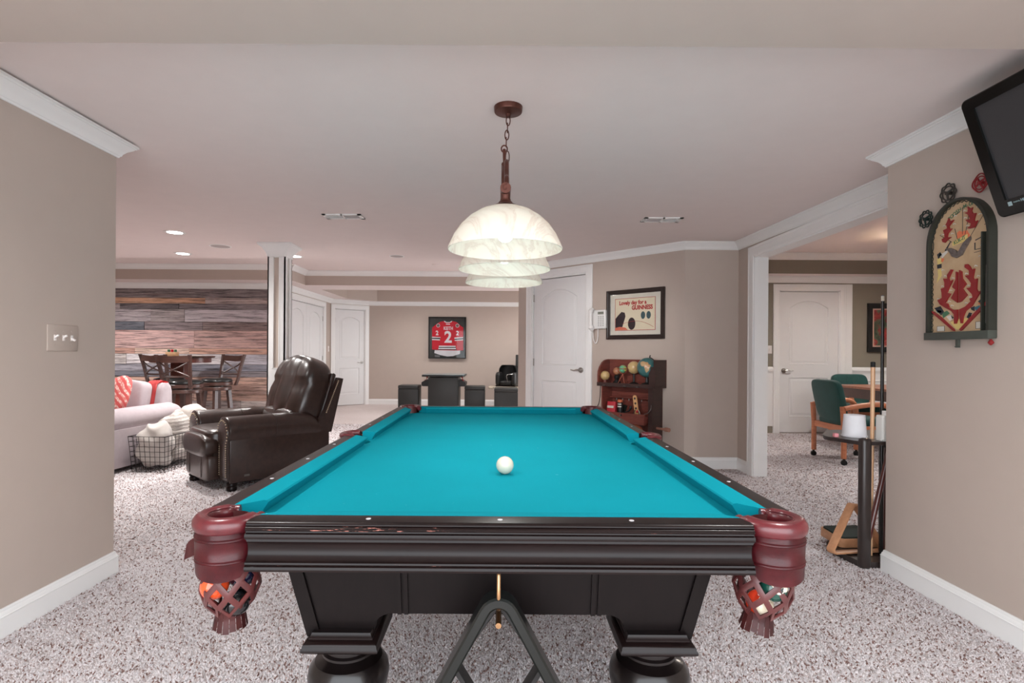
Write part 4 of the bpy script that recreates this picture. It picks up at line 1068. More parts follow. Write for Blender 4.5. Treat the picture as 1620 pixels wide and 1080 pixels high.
M_cream = mat('poster_paper', S(214, 202, 178), .75, var=.03)
bm = newbm(); bx(bm, -.237, .237, -.0142, -.012, -.167, .167); obj('print', bm, M_cream, ps)
text('poster_lettering', 'Lovely day for a', .058, M_red, ps, (-.025, -.0146, .122), ext=.0003, bold=.0024, sx=.88)
text('poster_lettering', 'GUINNESS', .062, M_red, ps, (.088, -.0146, .066), ext=.0003, bold=.0028, sx=.85)
M_pdk = mat('poster_dark', S(52, 38, 42), .7); M_pbl = mat('poster_blue_grey', S(62, 84, 88), .7)
# plain generic stand-in artwork: dark rounded shapes, an arc and a bench of dots
flat(ps, [(-.235, -.165), (-.16, -.165), (-.13, -.08), (-.11, -.02), (-.12, .02), (-.16, .03), (-.20, -.005), (-.235, -.04)], M_pdk, 'print_shape', -.0142, .0004)
flat(ps, [(-.035+.045*math.cos(2*PI*i/20), -.10+.065*math.sin(2*PI*i/20)) for i in range(20)], M_pdk, 'print_shape', -.0142, .0004)
flat(ps, [(-.235, -.165), (-.08, -.165), (-.11, -.14), (-.18, -.13), (-.235, -.14)], mat('poster_orange', S(206, 112, 88), .7), 'print_shape', -.0146, .0004)
for cx in (.10, .165): flat(ps, [(cx+.026*math.cos(2*PI*i/14), -.015+.04*math.sin(2*PI*i/14)) for i in range(14)], M_pbl, 'print_shape', -.0142, .0004)
bm = newbm(); tube(bm, [(-.15+.37*i/14, -.0145, -.10-.0+.03*math.sin(PI*i/14)-.04*(i/14)**3) for i in range(15)], .0018, 5); obj('print_line', bm, M_red, ps)
bm = newbm(); bx(bm, -.31, .31, -.0175, -.016, -.23, .23); obj('glazing', bm, M_glass, ps)

ph = thing('telephone', 'white corded wall telephone beside the white door', 'telephone', at45(-.985, 0, 1.507), A45)
M_phone = mat('phone_plastic', S(226, 224, 222), .35, var=.01); M_key = mat('phone_keys', S(176, 174, 172), .5); M_lcd = mat('phone_display', S(120, 122, 112), .3)
bm = newbm(); box(bm, (0, -.035, 0), (.185, .05, .21), bev=.014, seg=3); obj('body', bm, M_phone, ph)
bm = newbm(); box(bm, (.035, -.0615, .068), (.075, .004, .028)); obj('display', bm, M_lcd, ph)
for r_ in range(6):
    for c_ in range(3):
        bm = newbm(); box(bm, (.008+.03*c_, -.0625, .028-.02*r_), (.018, .006, .010), bev=.002, seg=1); obj('key', bm, M_key, ph)
bm = newbm(); tube(bm, smoothpts([(-.062, -.075, .112), (-.066, -.098, .09), (-.068, -.105, .04), (-.068, -.105, -.04), (-.066, -.098, -.09), (-.062, -.075, -.112)], 5), [.024]*4+[.03]*3+[.021]*12+[.03]*3+[.024]*4, 14); obj('handset', bm, M_phone, ph, sharp=60)
bm = newbm(); tube(bm, smoothpts([(-.062, -.07, -.12), (-.068, -.06, -.16), (-.066, -.05, -.22), (-.045, -.04, -.265), (-.025, -.03, -.22), (-.028, -.02, -.13), (-.03, -.02, -.08)], 8), .0055, 8); obj('cord', bm, M_phone, ph)

# ------------------------------------------------------------ red brown hutch with globes
M_hut = wood('hutch_wood', S(88, 40, 34), S(128, 66, 54), .4, (5, 5, 30), coat=.15); M_hutd = wood('hutch_dark_edge', S(40, 26, 24), S(62, 38, 34), .45, (5, 5, 30))
HU = at45(-.531, 0, 0)
hu = thing('tool_hutch', 'old reddish wooden tool hutch with an open lid and drawer against the angled wall', 'cabinet', HU, A45)
hw = .341
bm = newbm(); bx(bm, -hw, hw, -.02, -.002, .80, 1.068); obj('lid_back', bm, M_hut, hu)
bm = newbm(); bx(bm, -hw, hw, -.23, -.002, .785, .805); obj('lid_shelf', bm, M_hutd, hu)
bm = newbm(); prism(bm, [(-.23, .80), (-.23, .90), (-.225, .94), (-.20, .985), (-.16, 1.03), (-.11, 1.058), (-.06, 1.068), (-.002, 1.068), (-.002, .80)], -hw, -hw+.018, YZ); obj('lid_side', bm, M_hut, hu)
bm = newbm(); bx(bm, hw-.018, hw, -.23, -.002, .80, 1.068); obj('lid_side', bm, M_hutd, hu)
bm = newbm(); bx(bm, hw-.07, hw-.018, -.23, -.215, .805, 1.0); obj('lid_stile', bm, M_hutd, hu)
bm = newbm(); bx(bm, -hw, hw-.02, -.236, -.226, .785, .825); obj('lid_lip', bm, M_hutd, hu)
lw = .30
bm = newbm(); bx(bm, -lw, lw, -.02, -.002, .03, .785); obj('back_panel', bm, M_hut, hu)
for sx in (-1, 1):
    bm = newbm(); bx(bm, sx*lw, sx*(lw-.018), -.21, -.002, .0, .785); obj('side_panel', bm, M_hut if sx < 0 else M_hutd, hu)
bm = newbm(); bx(bm, -lw+.018, lw-.05, -.035, -.02, .65, .785); obj('inner_panel', bm, M_hut, hu)
bm = newbm(); cyl(bm, (-lw+.018, -.07, .665), (lw-.05, -.07, .665), .010, n=10); obj('tool_rod', bm, M_hut, hu)
for i in range(6):
    bm = newbm(); x = -.2+i*.075; cyl(bm, (x, -.07, .66), (x, -.07, .635), .003, n=6); obj('hook', bm, M_steel, hu)
bm = newbm(); bx(bm, lw-.05, lw-.018, -.20, -.19, .05, .785); obj('front_stile', bm, M_hutd, hu)
bm = newbm(); bx(bm, -lw+.02, lw-.055, -.26, -.02, .42, .436); bx(bm, -lw+.02, lw-.055, -.27, -.255, .42, .525); bx(bm, -lw+.02, -lw+.032, -.26, -.02, .42, .50); bx(bm, lw-.067, lw-.055, -.26, -.02, .42, .50); dr = obj('drawer', bm, M_hut, hu)
bm = newbm(); cyl(bm, (-.02, -.27, .50), (-.02, -.285, .50), .010, n=12); obj('drawer_knob', bm, M_steel, dr)
bm = newbm(); tube(bm, smoothpts([(lw-.06, -.26, .53), (lw-.03, -.24, .545), (lw-.015, -.21, .58), (lw-.01, -.21, .62)], 5), .004, 6); obj('stay', bm, M_steel, hu)
bm = newbm(); tube(bm, smoothpts([(-lw-.005, -.22, .79), (-lw-.008, -.225, .66), (-lw-.02, -.24, .58), (-lw-.06, -.27, .53), (-lw-.09, -.28, .51)], 6), .007, 6, flat=.5); obj('side_strap', bm, M_hutd, hu)
bm = newbm(); bx(bm, -lw+.018, lw-.018, -.2, -.002, .0, .05); bx(bm, -lw+.018, lw-.05, -.2, -.02, .22, .236); obj('lower_shelf', bm, M_hutd, hu)
for x in (-.25, 0, .15):
    bm = newbm(); cyl(bm, (x-.015, -.238, .795), (x+.015, -.238, .795), .006, n=8); obj('hinge', bm, M_steel, hu)
bm = newbm(); cyl(bm, (lw, -.12, .385), (lw+.115, -.14, .385), .013, n=12); cyl(bm, (lw+.105, -.138, .385), (lw+.15, -.147, .385), .021, n=16); obj('wooden_vise_handle', bm, wood('vise_wood', S(140, 96, 80), S(170, 124, 106), .5), hu, label='pale wooden vise handle with a round knob sticking out of the side')
def glob(u, d, z, r, label, m, kind):
    t = thing('globe', label, 'globe', at45(u, d, .806), A45); zc_ = z-.806
    sphere_bm = sphere(newbm(), (0, 0, zc_), r, 28, 18); obj('sphere', sphere_bm, m, t, sharp=80)
    return t, zc_
def globe_mat(name, sea, land1, land2, scale, thr=.54):
    t = NT(name); v = t.coords(); f = t.noise(v, scale, 5, .55); g = t.noise(v, scale*3, 3)
    land = t.ramp(g, [(.3, land1), (.7, land2)]); t.l(t.mix(t.ramp(f, [(thr, (0, 0, 0, 1)), (thr+.02, (1, 1, 1, 1))]), sea, land), t.b.inputs['Base Color']); t.b.inputs['Roughness'].default_value = .3; t.b.inputs['Coat Weight'].default_value = .3
    return t.m
G_be = globe_mat('antique_globe', S(196, 168, 118), S(178, 120, 84), S(206, 176, 120), 14)
G_br = globe_mat('brown_globe', S(166, 112, 82), S(140, 80, 62), S(176, 130, 90), 18)
G_gr = globe_mat('green_globe', S(96, 166, 128), S(176, 190, 90), S(198, 150, 90), 16)
G_bl = globe_mat('blue_globe', S(56, 104, 104), S(196, 166, 126), S(180, 96, 74), 7, .72)
M_gland = globe_mat('globe_land', S(186, 156, 116), S(176, 100, 70), S(190, 166, 116), 22, .5)
t, q = glob(-.826, .15, .893, .050, 'small beige bank globe at the left end of the hutch shelf', G_be, 0)
bm = newbm(); lathe(bm, [(.03, 0), (.03, .01), (.02, .02), (.02, .045)], 20); obj('stand', bm, M_hut, t)
t, q = glob(-.715, .095, .943, .041, 'small brown globe on a dark figure stand, second from left on the hutch', G_br, 0)
bm = newbm(); lathe(bm, [(.04, 0), (.045, .012), (.03, .03), (.018, .05), (.028, .065), (.03, .085), (.012, q-.038)], 18); obj('figure_stand', bm, M_black, t)
bm = newbm(); tube(bm, [(.046*math.cos(a), 0, q+.046*math.sin(a)) for a in [R(-100+i*12) for i in range(17)]], .003, 6); obj('meridian', bm, M_steel, t)
t, q = glob(-.612, .14, .968, .041, 'small green globe held in a copper ring tripod on the hutch', G_gr, 0)
M_cop = mat('copper_paint', S(160, 92, 76), .4, .4)
bm = newbm(); tube(bm, [(.054*math.cos(2*PI*i/24), -.054*math.sin(2*PI*i/24)*.9, q+.004) for i in range(24)], .004, 6, closed=True); tube(bm, [(.05*math.cos(R(180+i*11.25)), 0, q+.05*math.sin(R(180+i*11.25))) for i in range(17)], .004, 6); obj('ring_holder', bm, M_cop, t)
for a in (200, 320, 80):
    bm = newbm(); cyl(bm, (0, 0, q-.05), (.055*math.cos(R(a)), .055*math.sin(R(a)), .004), .005, .004, n=8); obj('tripod_leg', bm, M_cop, t)
t, q = glob(-.522, .072, .985, .066, 'beige antique globe on a black stand partly behind the blue globe', G_be, 0)
bm = newbm(); lathe(bm, [(.05, 0), (.052, .01), (.035, .02), (.012, .03), (.010, q-.06)], 20); obj('stand', bm, M_black, t)
bm = newbm(); tube(bm, [(.072*math.cos(a), 0, q+.072*math.sin(a)) for a in [R(150+i*8) for i in range(16)]], .003, 6); obj('meridian', bm, M_steel, t)
t, q = glob(-.315, .165, .991, .100, 'large blue green globe showing a tan continent, on a black stand', G_bl, 0)
bm = newbm(); lathe(bm, [(.055, 0), (.062, .012), (.05, .026), (.02, .036), (.012, q-.098)], 22); obj('stand', bm, M_black, t)
bm = newbm(); tube(bm, [(.106*math.cos(R(75-i*9)), 0, q+.106*math.sin(R(75-i*9))) for i in range(20)], .0045, 6); cyl(bm, (.026, 0, q+.1), (.034, 0, q+.125), .006, n=8); obj('meridian', bm, M_black, t)
# continent shape laid on the sphere as raised relief
af = [(-30, 28), (-18, 36), (0, 37), (12, 33), (30, 31), (36, 18), (50, 11), (44, 2), (39, -8), (38, -18), (30, -28), (20, -35), (14, -24), (12, -8), (6, 4), (-8, 4), (-18, 12)]
vm = Vector((-.12, -1, 0)).normalized(); bm = newbm(); c = (8, 6); rings = []
for k in (1, .75, .5, .25, .01):
    ring = []
    for lo, la in af:
        lo2, la2 = c[0]+(lo-c[0])*k, c[1]+(la-c[1])*k; a = R(-90+lo2*.92+6); b = R(la2*.95+4)
        ring.append((.1006*math.cos(b)*math.cos(a), .1006*math.cos(b)*math.sin(a), q+.1006*math.sin(b)))
    rings.append(ring)
loft(bm, rings, True, False, True); obj('continent', bm, M_gland, t)
# things in the drawer tray
M_tin = mat('red_white_box', S(186, 50, 60), .5)
t = thing('red_box', 'small red and white printed box leaning in the hutch drawer', 'box', at45(-.535-.215, .13, .4365), A45)
bm = newbm(); box(bm, (0, 0, .09), (.095, .05, .18), rot=(R(-8), 0, R(4)), bev=.002); obj('carton', bm, M_tin, t)
bm = newbm(); box(bm, (0, -.031, .128), (.075, .002, .024), rot=(R(-8), 0, R(4))); obj('white_panel', bm, M_bw, t)
bm = newbm(); box(bm, (0, -.025, .06), (.08, .002, .055), rot=(R(-8), 0, R(4))); obj('white_panel', bm, M_bw, t)
t = thing('dark_tin', 'tall dark tin with an orange cap standing in the hutch drawer', 'tin', at45(-.535-.12, .12, .4365), A45)
bm = newbm(); lathe(bm, [(.027, 0), (.028, .004), (.028, .175), (.026, .18)], 24); obj('body', bm, M_black, t)
bm = newbm(); lathe(bm, [(.026, .18), (.028, .184), (.028, .20), (.022, .207), (.001, .208)], 24); obj('cap', bm, M_bor, t)
for z in (.13, .155):
    bm = newbm(); lathe(bm, [(.0285, z), (.0285, z+.012)], 24, a0=R(200), a1=R(330), cap=False); obj('label', bm, M_bw, t)
bm = newbm()
for i in range(14): box(bm, (-.035+.0055*i*1.0, .02+.01*math.sin(i), .07), (.005, .03, .14+.02*math.sin(i*.7)), rot=(0, R(-20+3*i), 0))
tag(obj('bristle_brush', bm, M_bgreen if False else mat('dark_bristle', S(34, 40, 34), .9), loc=at45(-.535-.155, .06, .437), rot=(0, 0, A45)), 'dark bristle brush head behind the red box in the hutch', 'brush')
t = thing('wooden_clapper', 'tan wooden toy paddle with dark holes and a red bead leaning in the hutch drawer', 'toy', at45(-.535+.115, .16, .4365), A45)
bm = newbm(); pd = round_poly([(-.022, 0), (.022, 0), (.022, .27), (-.022, .27)], .020); prism(bm, pd, -.006, .006, XZ); bm.transform(Matrix.Rotation(R(-8), 4, 'Y')); obj('paddle', bm, wood('toy_wood', S(190, 140, 92), S(214, 168, 118), .5), t)
for z in (.235, .185, .135):
    bm = newbm(); cyl(bm, (-z*.14, -.0065, z), (-z*.14, -.0075, z), .012, n=14); obj('hole', bm, M_vdark, t)
bm = newbm(); sphere(bm, (.005, -.022, .105), .014, 14, 8); obj('bead', bm, M_tin, t)
bm = newbm()
for x in (-.035, .03): tube(bm, smoothpts([(x, -.012, .01), (x*1.1, -.015, .08), (x*.6, -.016, .12)], 4), .004, 6)
obj('wire_frame', bm, M_steel, t)
t = thing('tobacco_pipe', 'dark curved pipe lying in the middle of the hutch drawer', 'pipe', at45(-.535-.005, .15, .4375), A45)
bm = newbm(); tube(bm, smoothpts([(-.07, 0, .075), (-.03, 0, .085), (.01, 0, .10), (.03, 0, .13), (.028, 0, .15)], 5), [.006]*8+[.009]*6+[.014]*7, 10); obj('stem', bm, M_black, t); bm = newbm(); box(bm, (-.01, 0, .035), (.03, .03, .075)); obj('rest', bm, M_steel, t)
t = thing('orange_clamp', 'orange wooden rounded tool at the foot of the hutch behind the table', 'tool', at45(-.535+.08, .13, .237), A45)
bm = newbm(); tube(bm, [(.055*math.cos(R(i*12)), 0, .04+.055*math.sin(R(i*12))+.05) for i in range(16)], .022, 10); cyl(bm, (.055, 0, .09), (.055, 0, .0), .022, n=12); cyl(bm, (-.055, 0, .09), (-.055, 0, .0), .022, n=12); obj('body', bm, wood('orange_wood', S(170, 92, 66), S(196, 116, 84), .45), t)

# ------------------------------------------------------------ framed jersey
jf = thing('framed_jersey', 'red hockey jersey with white number 2 in a black frame on the far wall', 'framed jersey', (-1.157, 11.6, 1.437), 0)
picture_frame(jf, .80, .89, .02, .07, M_black)
M_jback = mat('jersey_backing', S(40, 42, 40), .6); M_jred = mat('jersey_red', S(196, 22, 44), .7, var=.08, bump=.1); M_jw = mat('jersey_white', S(222, 220, 224), .7); M_jk = mat('jersey_black', S(30, 30, 34), .7)
bm = newbm(); bx(bm, -.385, .385, -.02, -.006, -.43, .43); obj('backing', bm, M_jback, jf)
def J(x, y): return ((x-450)/700*.80+.0, -(y-522)/780*.89)
def jflat(l, m, nm, y=-.02, h=.008): return flat(jf, [J(*p) for p in l], m, nm, y, h)
jflat([(385, 210), (420, 238), (500, 238), (540, 210), (620, 225), (690, 290), (748, 330), (748, 755), (625, 765), (612, 700), (600, 760), (290, 755), (275, 750), (165, 745), (165, 335), (235, 275), (310, 225)], M_jred, 'jersey')
jflat([(215, 757), (690, 757), (692, 820), (560, 865), (450, 872), (330, 850), (208, 810)], M_jw, 'jersey_hem', -.02, .007)
jflat([(384, 208), (400, 206), (430, 228), (495, 228), (525, 206), (540, 208), (525, 230), (490, 243), (430, 243), (400, 232)], M_jw, 'collar', -.028, .003)
for l in ([(163, 505), (322, 512), (322, 526), (163, 524)], [(163, 545), (312, 552), (312, 572), (163, 566)], [(582, 518), (745, 506), (745, 528), (585, 540)], [(588, 562), (745, 548), (745, 568), (590, 580)], [(295, 672), (605, 672), (608, 695), (290, 695)], [(287, 712), (612, 712), (615, 735), (284, 735)]): jflat(l, M_jw, 'white_stripe', -.028, .002)
for l in ([(163, 525), (318, 527), (314, 551), (163, 545)], [(584, 540), (745, 528), (745, 548), (588, 562)], [(291, 696), (608, 696), (611, 712), (288, 712)], [(284, 736), (616, 736), (616, 748), (284, 748)]): jflat(l, M_jk, 'black_stripe', -.028, .0018)
x, z = J(467, 347); text('jersey_lettering', 'KEITH', .100, M_jw, jf, (x, -.0292, z), ext=.0008, bold=.002, sx=.74)
x, z = J(465, 518); text('jersey_number', '2', .34, M_jw, jf, (x, -.0292, z), ext=.0008, bold=.010, sx=.95)
for xx, yy in ((258, 437), (640, 437)):
    x, z = J(xx, yy); text('jersey_number', '2', .13, M_jw, jf, (x, -.0292, z), ext=.0008, bold=.004, sx=.9)
for xx in (277, 637):
    x, z = J(xx, 294); flat(jf, [(x+.038*math.cos(2*PI*i/16), z+.040*math.sin(2*PI*i/16)) for i in range(16)], M_jw, 'shoulder_patch', -.028, .002); flat(jf, [(x+.029*math.cos(2*PI*i/16), z+.031*math.sin(2*PI*i/16)) for i in range(16)], M_jk, 'shoulder_patch', -.0295, .001)
    flat(jf, [(x-.012, z-.02), (x+.012, z-.02), (x+.004, z+.022), (x-.004, z+.022)], mat('patch_tan', S(160, 130, 110), .7), 'shoulder_patch', -.0302, .0006)
jflat([(422, 260), (500, 262), (498, 276), (424, 274)], M_jw, 'collar_tag', -.028, .0015)
jflat([(215, 840), (312, 850), (312, 890), (215, 885)], mat('small_plaque', S(110, 110, 112), .5), 'plaque', -.0195, .002)
bm = newbm(); bx(bm, -.385, .385, -.056, -.054, -.43, .43); obj('glazing', bm, M_glass, jf)

# ------------------------------------------------------------ arcade corner
M_vinyl = mat('black_vinyl', S(46, 47, 46), .42, var=.06, bump=.15, bscale=300)
def cube(x0, y0, w, d, h, label):
    t = thing('cube_ottoman', label, 'ottoman', (x0+w/2, y0+d/2, 0), 0)
    bm = newbm(); box(bm, (0, 0, (h-.07)/2), (w, d, h-.07), bev=.012); obj('base', bm, M_vinyl, t)
    bm = newbm(); box(bm, (0, 0, h-.037), (w+.004, d+.004, .07), bev=.018, seg=3); obj('lid', bm, M_vinyl, t, sharp=50); return t
cube(-1.945, 10.2, .385, .385, .50, 'black vinyl cube ottoman left of the arcade table')
cube(-.695, 10.3, .385, .385, .485, 'black vinyl cube ottoman right of the arcade table')
cube(-.125, 10.0, .44, .40, .468, 'black vinyl cube ottoman rightmost, in front of the granite counter')
ar = thing('arcade_table', 'black cocktail arcade table with a glass top and side control panels', 'arcade table', (-1.08, 10.55, 0), 0)
bm = newbm(); bx(bm, -.29, .27, -.42, .30, 0, .655, bev=.006); obj('cabinet', bm, M_vinyl, ar)
bm = newbm(); prism(bm, round_poly([(-.41, -.46), (.39, -.46), (.39, .34), (-.41, .34)], .06), .668, .70); obj('table_top', bm, M_black, ar)
bm = newbm(); prism(bm, round_poly([(-.40, -.45), (.38, -.45), (.38, .33), (-.40, .33)], .06), .70, .706); obj('glass_top', bm, mat('teal_glass', S(60, 110, 120), .08, spec=.8), ar)
for s in (-1, 1):
    x = -.29 if s < 0 else .27
    bm = newbm(); prism(bm, [(x, .60), (x, .48), (x+s*.12, .48), (x+s*.14, .50), (x+s*.14, .555), (x+s*.06, .60)], -.30, .10, XZ); cp = obj('control_panel', bm, M_black, ar)
    bm = newbm(); cyl(bm, (x+s*.07, -.1, .59), (x+s*.06, -.1, .645), .006, n=8); sphere(bm, (x+s*.06, -.1, .65), .02, 12, 8); obj('joystick', bm, M_red, cp)
    bm = newbm(); cyl(bm, (x+s*.08, -.2, .58), (x+s*.078, -.2, .60), .016, n=12); obj('button', bm, M_red, cp)
def granite():
    t = NT('granite'); v = t.coords(); f = t.noise(v, 45, 4, .7); t.l(t.ramp(f, [(.35, S(70, 60, 52)), (.45, S(190, 178, 158)), (.6, S(214, 204, 186)), (.7, S(140, 124, 104))]), t.b.inputs['Base Color']); t.b.inputs['Roughness'].default_value = .2; return t.m
ct = thing('granite_counter', 'low cabinet with a speckled granite top by the far wall end', 'counter', (.45, 11.0, 0), 0)
bm = newbm(); bx(bm, -.70, 1.4, -.30, .30, .405, .445, bev=.006); obj('worktop', bm, granite(), ct)
bm = newbm(); bx(bm, -.50, 1.38, -.25, .30, 0, .405); obj('cabinet', bm, M_wall, ct)
st = thing('bucket_seat', 'black padded bucket seat with a thin silver bar standing on the granite counter', 'seat', (.14, 10.98, .446), R(-20))
M_dkl = mat('black_leather', S(34, 34, 34), .35, bump=.1, bscale=120)
bm = newbm(); box(bm, (0, 0, .0125), (.42, .34, .025), bev=.008); obj('base', bm, M_esp, st)
bm = newbm(); rr = []
for i in range(11):
    k = i/10; z = .03+.40*math.sin(k*PI/2); w = .21-.05*max(0, k-.6)/.4
    rr.append([(w*math.cos(R(200-220*j/12))*(1-.25*k*k), .02+.14*math.sin(R(200-220*j/12)), z) for j in range(13)])
loft(bm, rr, False); bmesh.ops.solidify(bm, geom=bm.faces[:], thickness=.045); obj('back_shell', bm, M_dkl, st, sharp=60)
for s in (-1, 1):
    bm = newbm(); superell(bm, (s*.17, -.05, .15), (.05, .13, .14), .5, .5); obj('side_bolster', bm, M_dkl, st, sharp=70)
bm = newbm(); superell(bm, (0, -.03, .07), (.14, .14, .05), .5, .5); obj('cushion', bm, M_dkl, st, sharp=70)
bm = newbm(); tube(bm, smoothpts([(.06, -.18, .10), (.04, -.2, .22), (.10, -.19, .25), (.18, -.15, .25)], 5), .006, 6); obj('silver_bar', bm, M_nickel, st)
bm = newbm(); box(bm, (.50, 11.25, .446+.32), (.40, .05, .64), rot=(R(6), 0, 0), bev=.01); tag(obj('upright_board', bm, M_vinyl), 'dark upright board behind the bucket seat, cut off by the wall end', 'board')

# ------------------------------------------------------------ recliner
M_lth = leather_mat('dark_brown_leather', S(36, 24, 20), S(54, 37, 32), .33)
M_lth2 = leather_mat('brown_leather_front', S(46, 33, 29), S(64, 47, 41), .34)
M_nail = mat('brass_nailhead', S(190, 172, 150), .3, .9)
rc = thing('recliner', 'dark brown leather recliner with rolled arms and brass nailheads left of the pool table', 'recliner', (-2.16-.024*.94, 4.256+.67*.94, 0), R(-43))
rc.scale = (.94, .94, 1.0)
def armprof(s):   # (x,z) outline of the rolled arm's front, mushroom shape
    p = []
    cx, cz, r = .362, .480, .122
    for i in range(19): 
        a = R(-38+256*i/18); p.append((cx+r*math.cos(a), cz+r*math.sin(a)*.98))
    body = [(.29, .38), (.29, .09), (.455, .09), (.45, .38)]
    q = p[::1]+body
    return [(s*x, z) for x, z in q]
for s in (-1, 1):
    bm = newbm(); rings = []
    for y, k, dz in ((-.455, .96, 0), (-.45, .985, 0), (-.43, 1, 0), (.1, 1, 0), (.30, .96, -.008), (.42, .8, -.03)):
        P = armprof(s); c = (s*.37, .33)
        rings.append([(c[0]+(x-c[0])*k, y, (c[1]+(z-c[1])*k if z > .2 else z)+(dz if z > .35 else 0)) for x, z in P])
    loft(bm, rings); arm = obj('arm', bm, M_lth, rc, sharp=50)
    bm = newbm(); P = armprof(s); c = (s*.37, .33)
    rings = [[(c[0]+(x-c[0])*k, y, c[1]+(z-c[1])*k) for x, z in P] for k, y in ((.90, -.452), (.87, -.466), (.70, -.472))]
    loft(bm, rings, True, False, True); pf = obj('front_scroll', bm, M_lth2, arm, sharp=50)
    bm = newbm(); P = [(c[0]+(x-c[0])*.88, c[1]+(z-c[1])*.9) for x, z in armprof(s)]; P2 = [Vector((p[0], -.467, p[1])) for p in P]; P2.append(P2[0])
    for a, b in zip(P2[:-1], P2[1:]):
        L = (b-a).length; n = max(1, int(L/.017))
        for i in range(n):
            q = a+(b-a)*(i/n)
            if q.z > .12: sphere(bm, q, .0062, 7, 4)
    o = obj('nailheads', bm, M_nail, arm, sharp=80); o['kind'] = 'stuff'
    bm = newbm(); tube(bm, [(p.x, -.452, p.z) for p in [Vector((c[0]+(x-c[0])*.985, 0, c[1]+(z-c[1])*.985)) for x, z in armprof(s)]], .006, 6, closed=True); obj('piping', bm, M_lth, arm)
    bm = newbm(); tube(bm, [(s*.362+.1235*math.cos(R(-38+256*i/18)), -.05, .480+.1215*math.sin(R(-38+256*i/18))) for i in range(19)], .003, 6); obj('seam', bm, M_lth, arm)
    # side panel below the roll
    bm = newbm(); bx(bm, s*.44, s*.464, -.44, .47, .075, .43, bev=.008); obj('side_panel', bm, M_lth, rc)
    bm = newbm(); prism(bm, [(.30, .40), (.50, .40), (.625, .88), (.575, .89), (.44, .60)], s*.40, s*.462, YZ); obj('wing', bm, M_lth, rc, sharp=40)
    bm = newbm()
    for i in range(22):
        k = i/21; sphere(bm, (s*.463, .445+.125*k, .58+.28*k), .0066, 7, 4)
    o = obj('nailheads', bm, M_nail, rc, sharp=80); o['kind'] = 'stuff'
    for y in (-.40, .42):
        fx = s*.40
        if s < 0 and y < 0: fx, y = -.24, -.49
        bm = newbm(); lathe(bm, [(.03, .09), (.036, .075), (.045, .06), (.045, .05), (.036, .042), (.042, .03), (.042, .012), (.034, 0)], 18, Matrix.Translation((fx, y, 0))); obj('foot', bm, M_esp, rc)
bm = newbm(); bx(bm, -.30, .30, -.40, .47, .09, .36); obj('base', bm, M_lth, rc)
bm = newbm(); superell(bm, (0, -.15, .40), (.285, .40, .095), .35, .3, 40, 20); obj('seat_cushion', bm, M_lth, rc, sharp=80)
bm = newbm(); superell(bm, (0, -.52, .355), (.287, .075, .095), .6, .35, 36, 14); obj('seat_nose', bm, M_lth, rc, sharp=80)
bm = newbm(); superell(bm, (0, -.50, .185), (.285, .06, .115), .35, .25, 36, 14); obj('footrest_panel', bm, M_lth2, rc, sharp=80)
bm = newbm(); bx(bm, -.27, .27, -.50, -.38, .09, .36); obj('footrest_box', bm, M_lth, rc)
for x in (-.15, .15):
    bm = newbm(); tube(bm, [(x, -.562, .10), (x, -.564, .19), (x, -.558, .28)], .003, 6); obj('seam', bm, M_lth, rc)
def recl(bm): bm.transform(Matrix.Translation((0, .30, .42)) @ Matrix.Rotation(R(-19), 4, 'X') @ Matrix.Translation((0, -.30, -.42))); return bm
# back: one plump body with two vertical grooves and a soft fold under the headrest
bm = newbm(); superell(bm, (0, .275, .745), (.385, .165, .335), .55, .5, 84, 44, disp=.010, dscale=5, seed=3)
for v in bm.verts:
    if v.co.y < .30:
        g = sum(math.exp(-((v.co.x-x0)/.018)**2) for x0 in (-.135, .135)); v.co.y += .024*g
        v.co.y -= .022*(1-g)*math.cos(v.co.x/.135*PI*.5)**2 if abs(v.co.x) < .135 else 0
        v.co.y += .022*math.exp(-((v.co.z-.80-.10*v.co.x**2)/.028)**2)*(1 if abs(v.co.x) > .15 else .25)
    v.co.z += .02*math.exp(-(abs(v.co.x)/.2)**2)*(1 if v.co.z > .9 else 0)
recl(bm); obj('back_cushion', bm, M_lth, rc, sharp=80)
bm = newbm(); superell(bm, (0, .20, .50), (.32, .10, .075), .6, .4, 40, 14); recl(bm); obj('lumbar_cushion', bm, M_lth, rc, sharp=80)
bm = newbm(); box(bm, (0, .40, .66), (.76, .05, .66), bev=.02, seg=3); recl(bm); obj('back_shell', bm, M_lth, rc, sharp=50)
bm = newbm(); bx(bm, -.44, .44, .40, .49, .09, .52, bev=.01); obj('rear_panel', bm, M_lth, rc)
bm = newbm(); box(bm, (.4655, -.30, .125), (.003, .045, .016)); obj('brand_tag', bm, M_steel, rc)

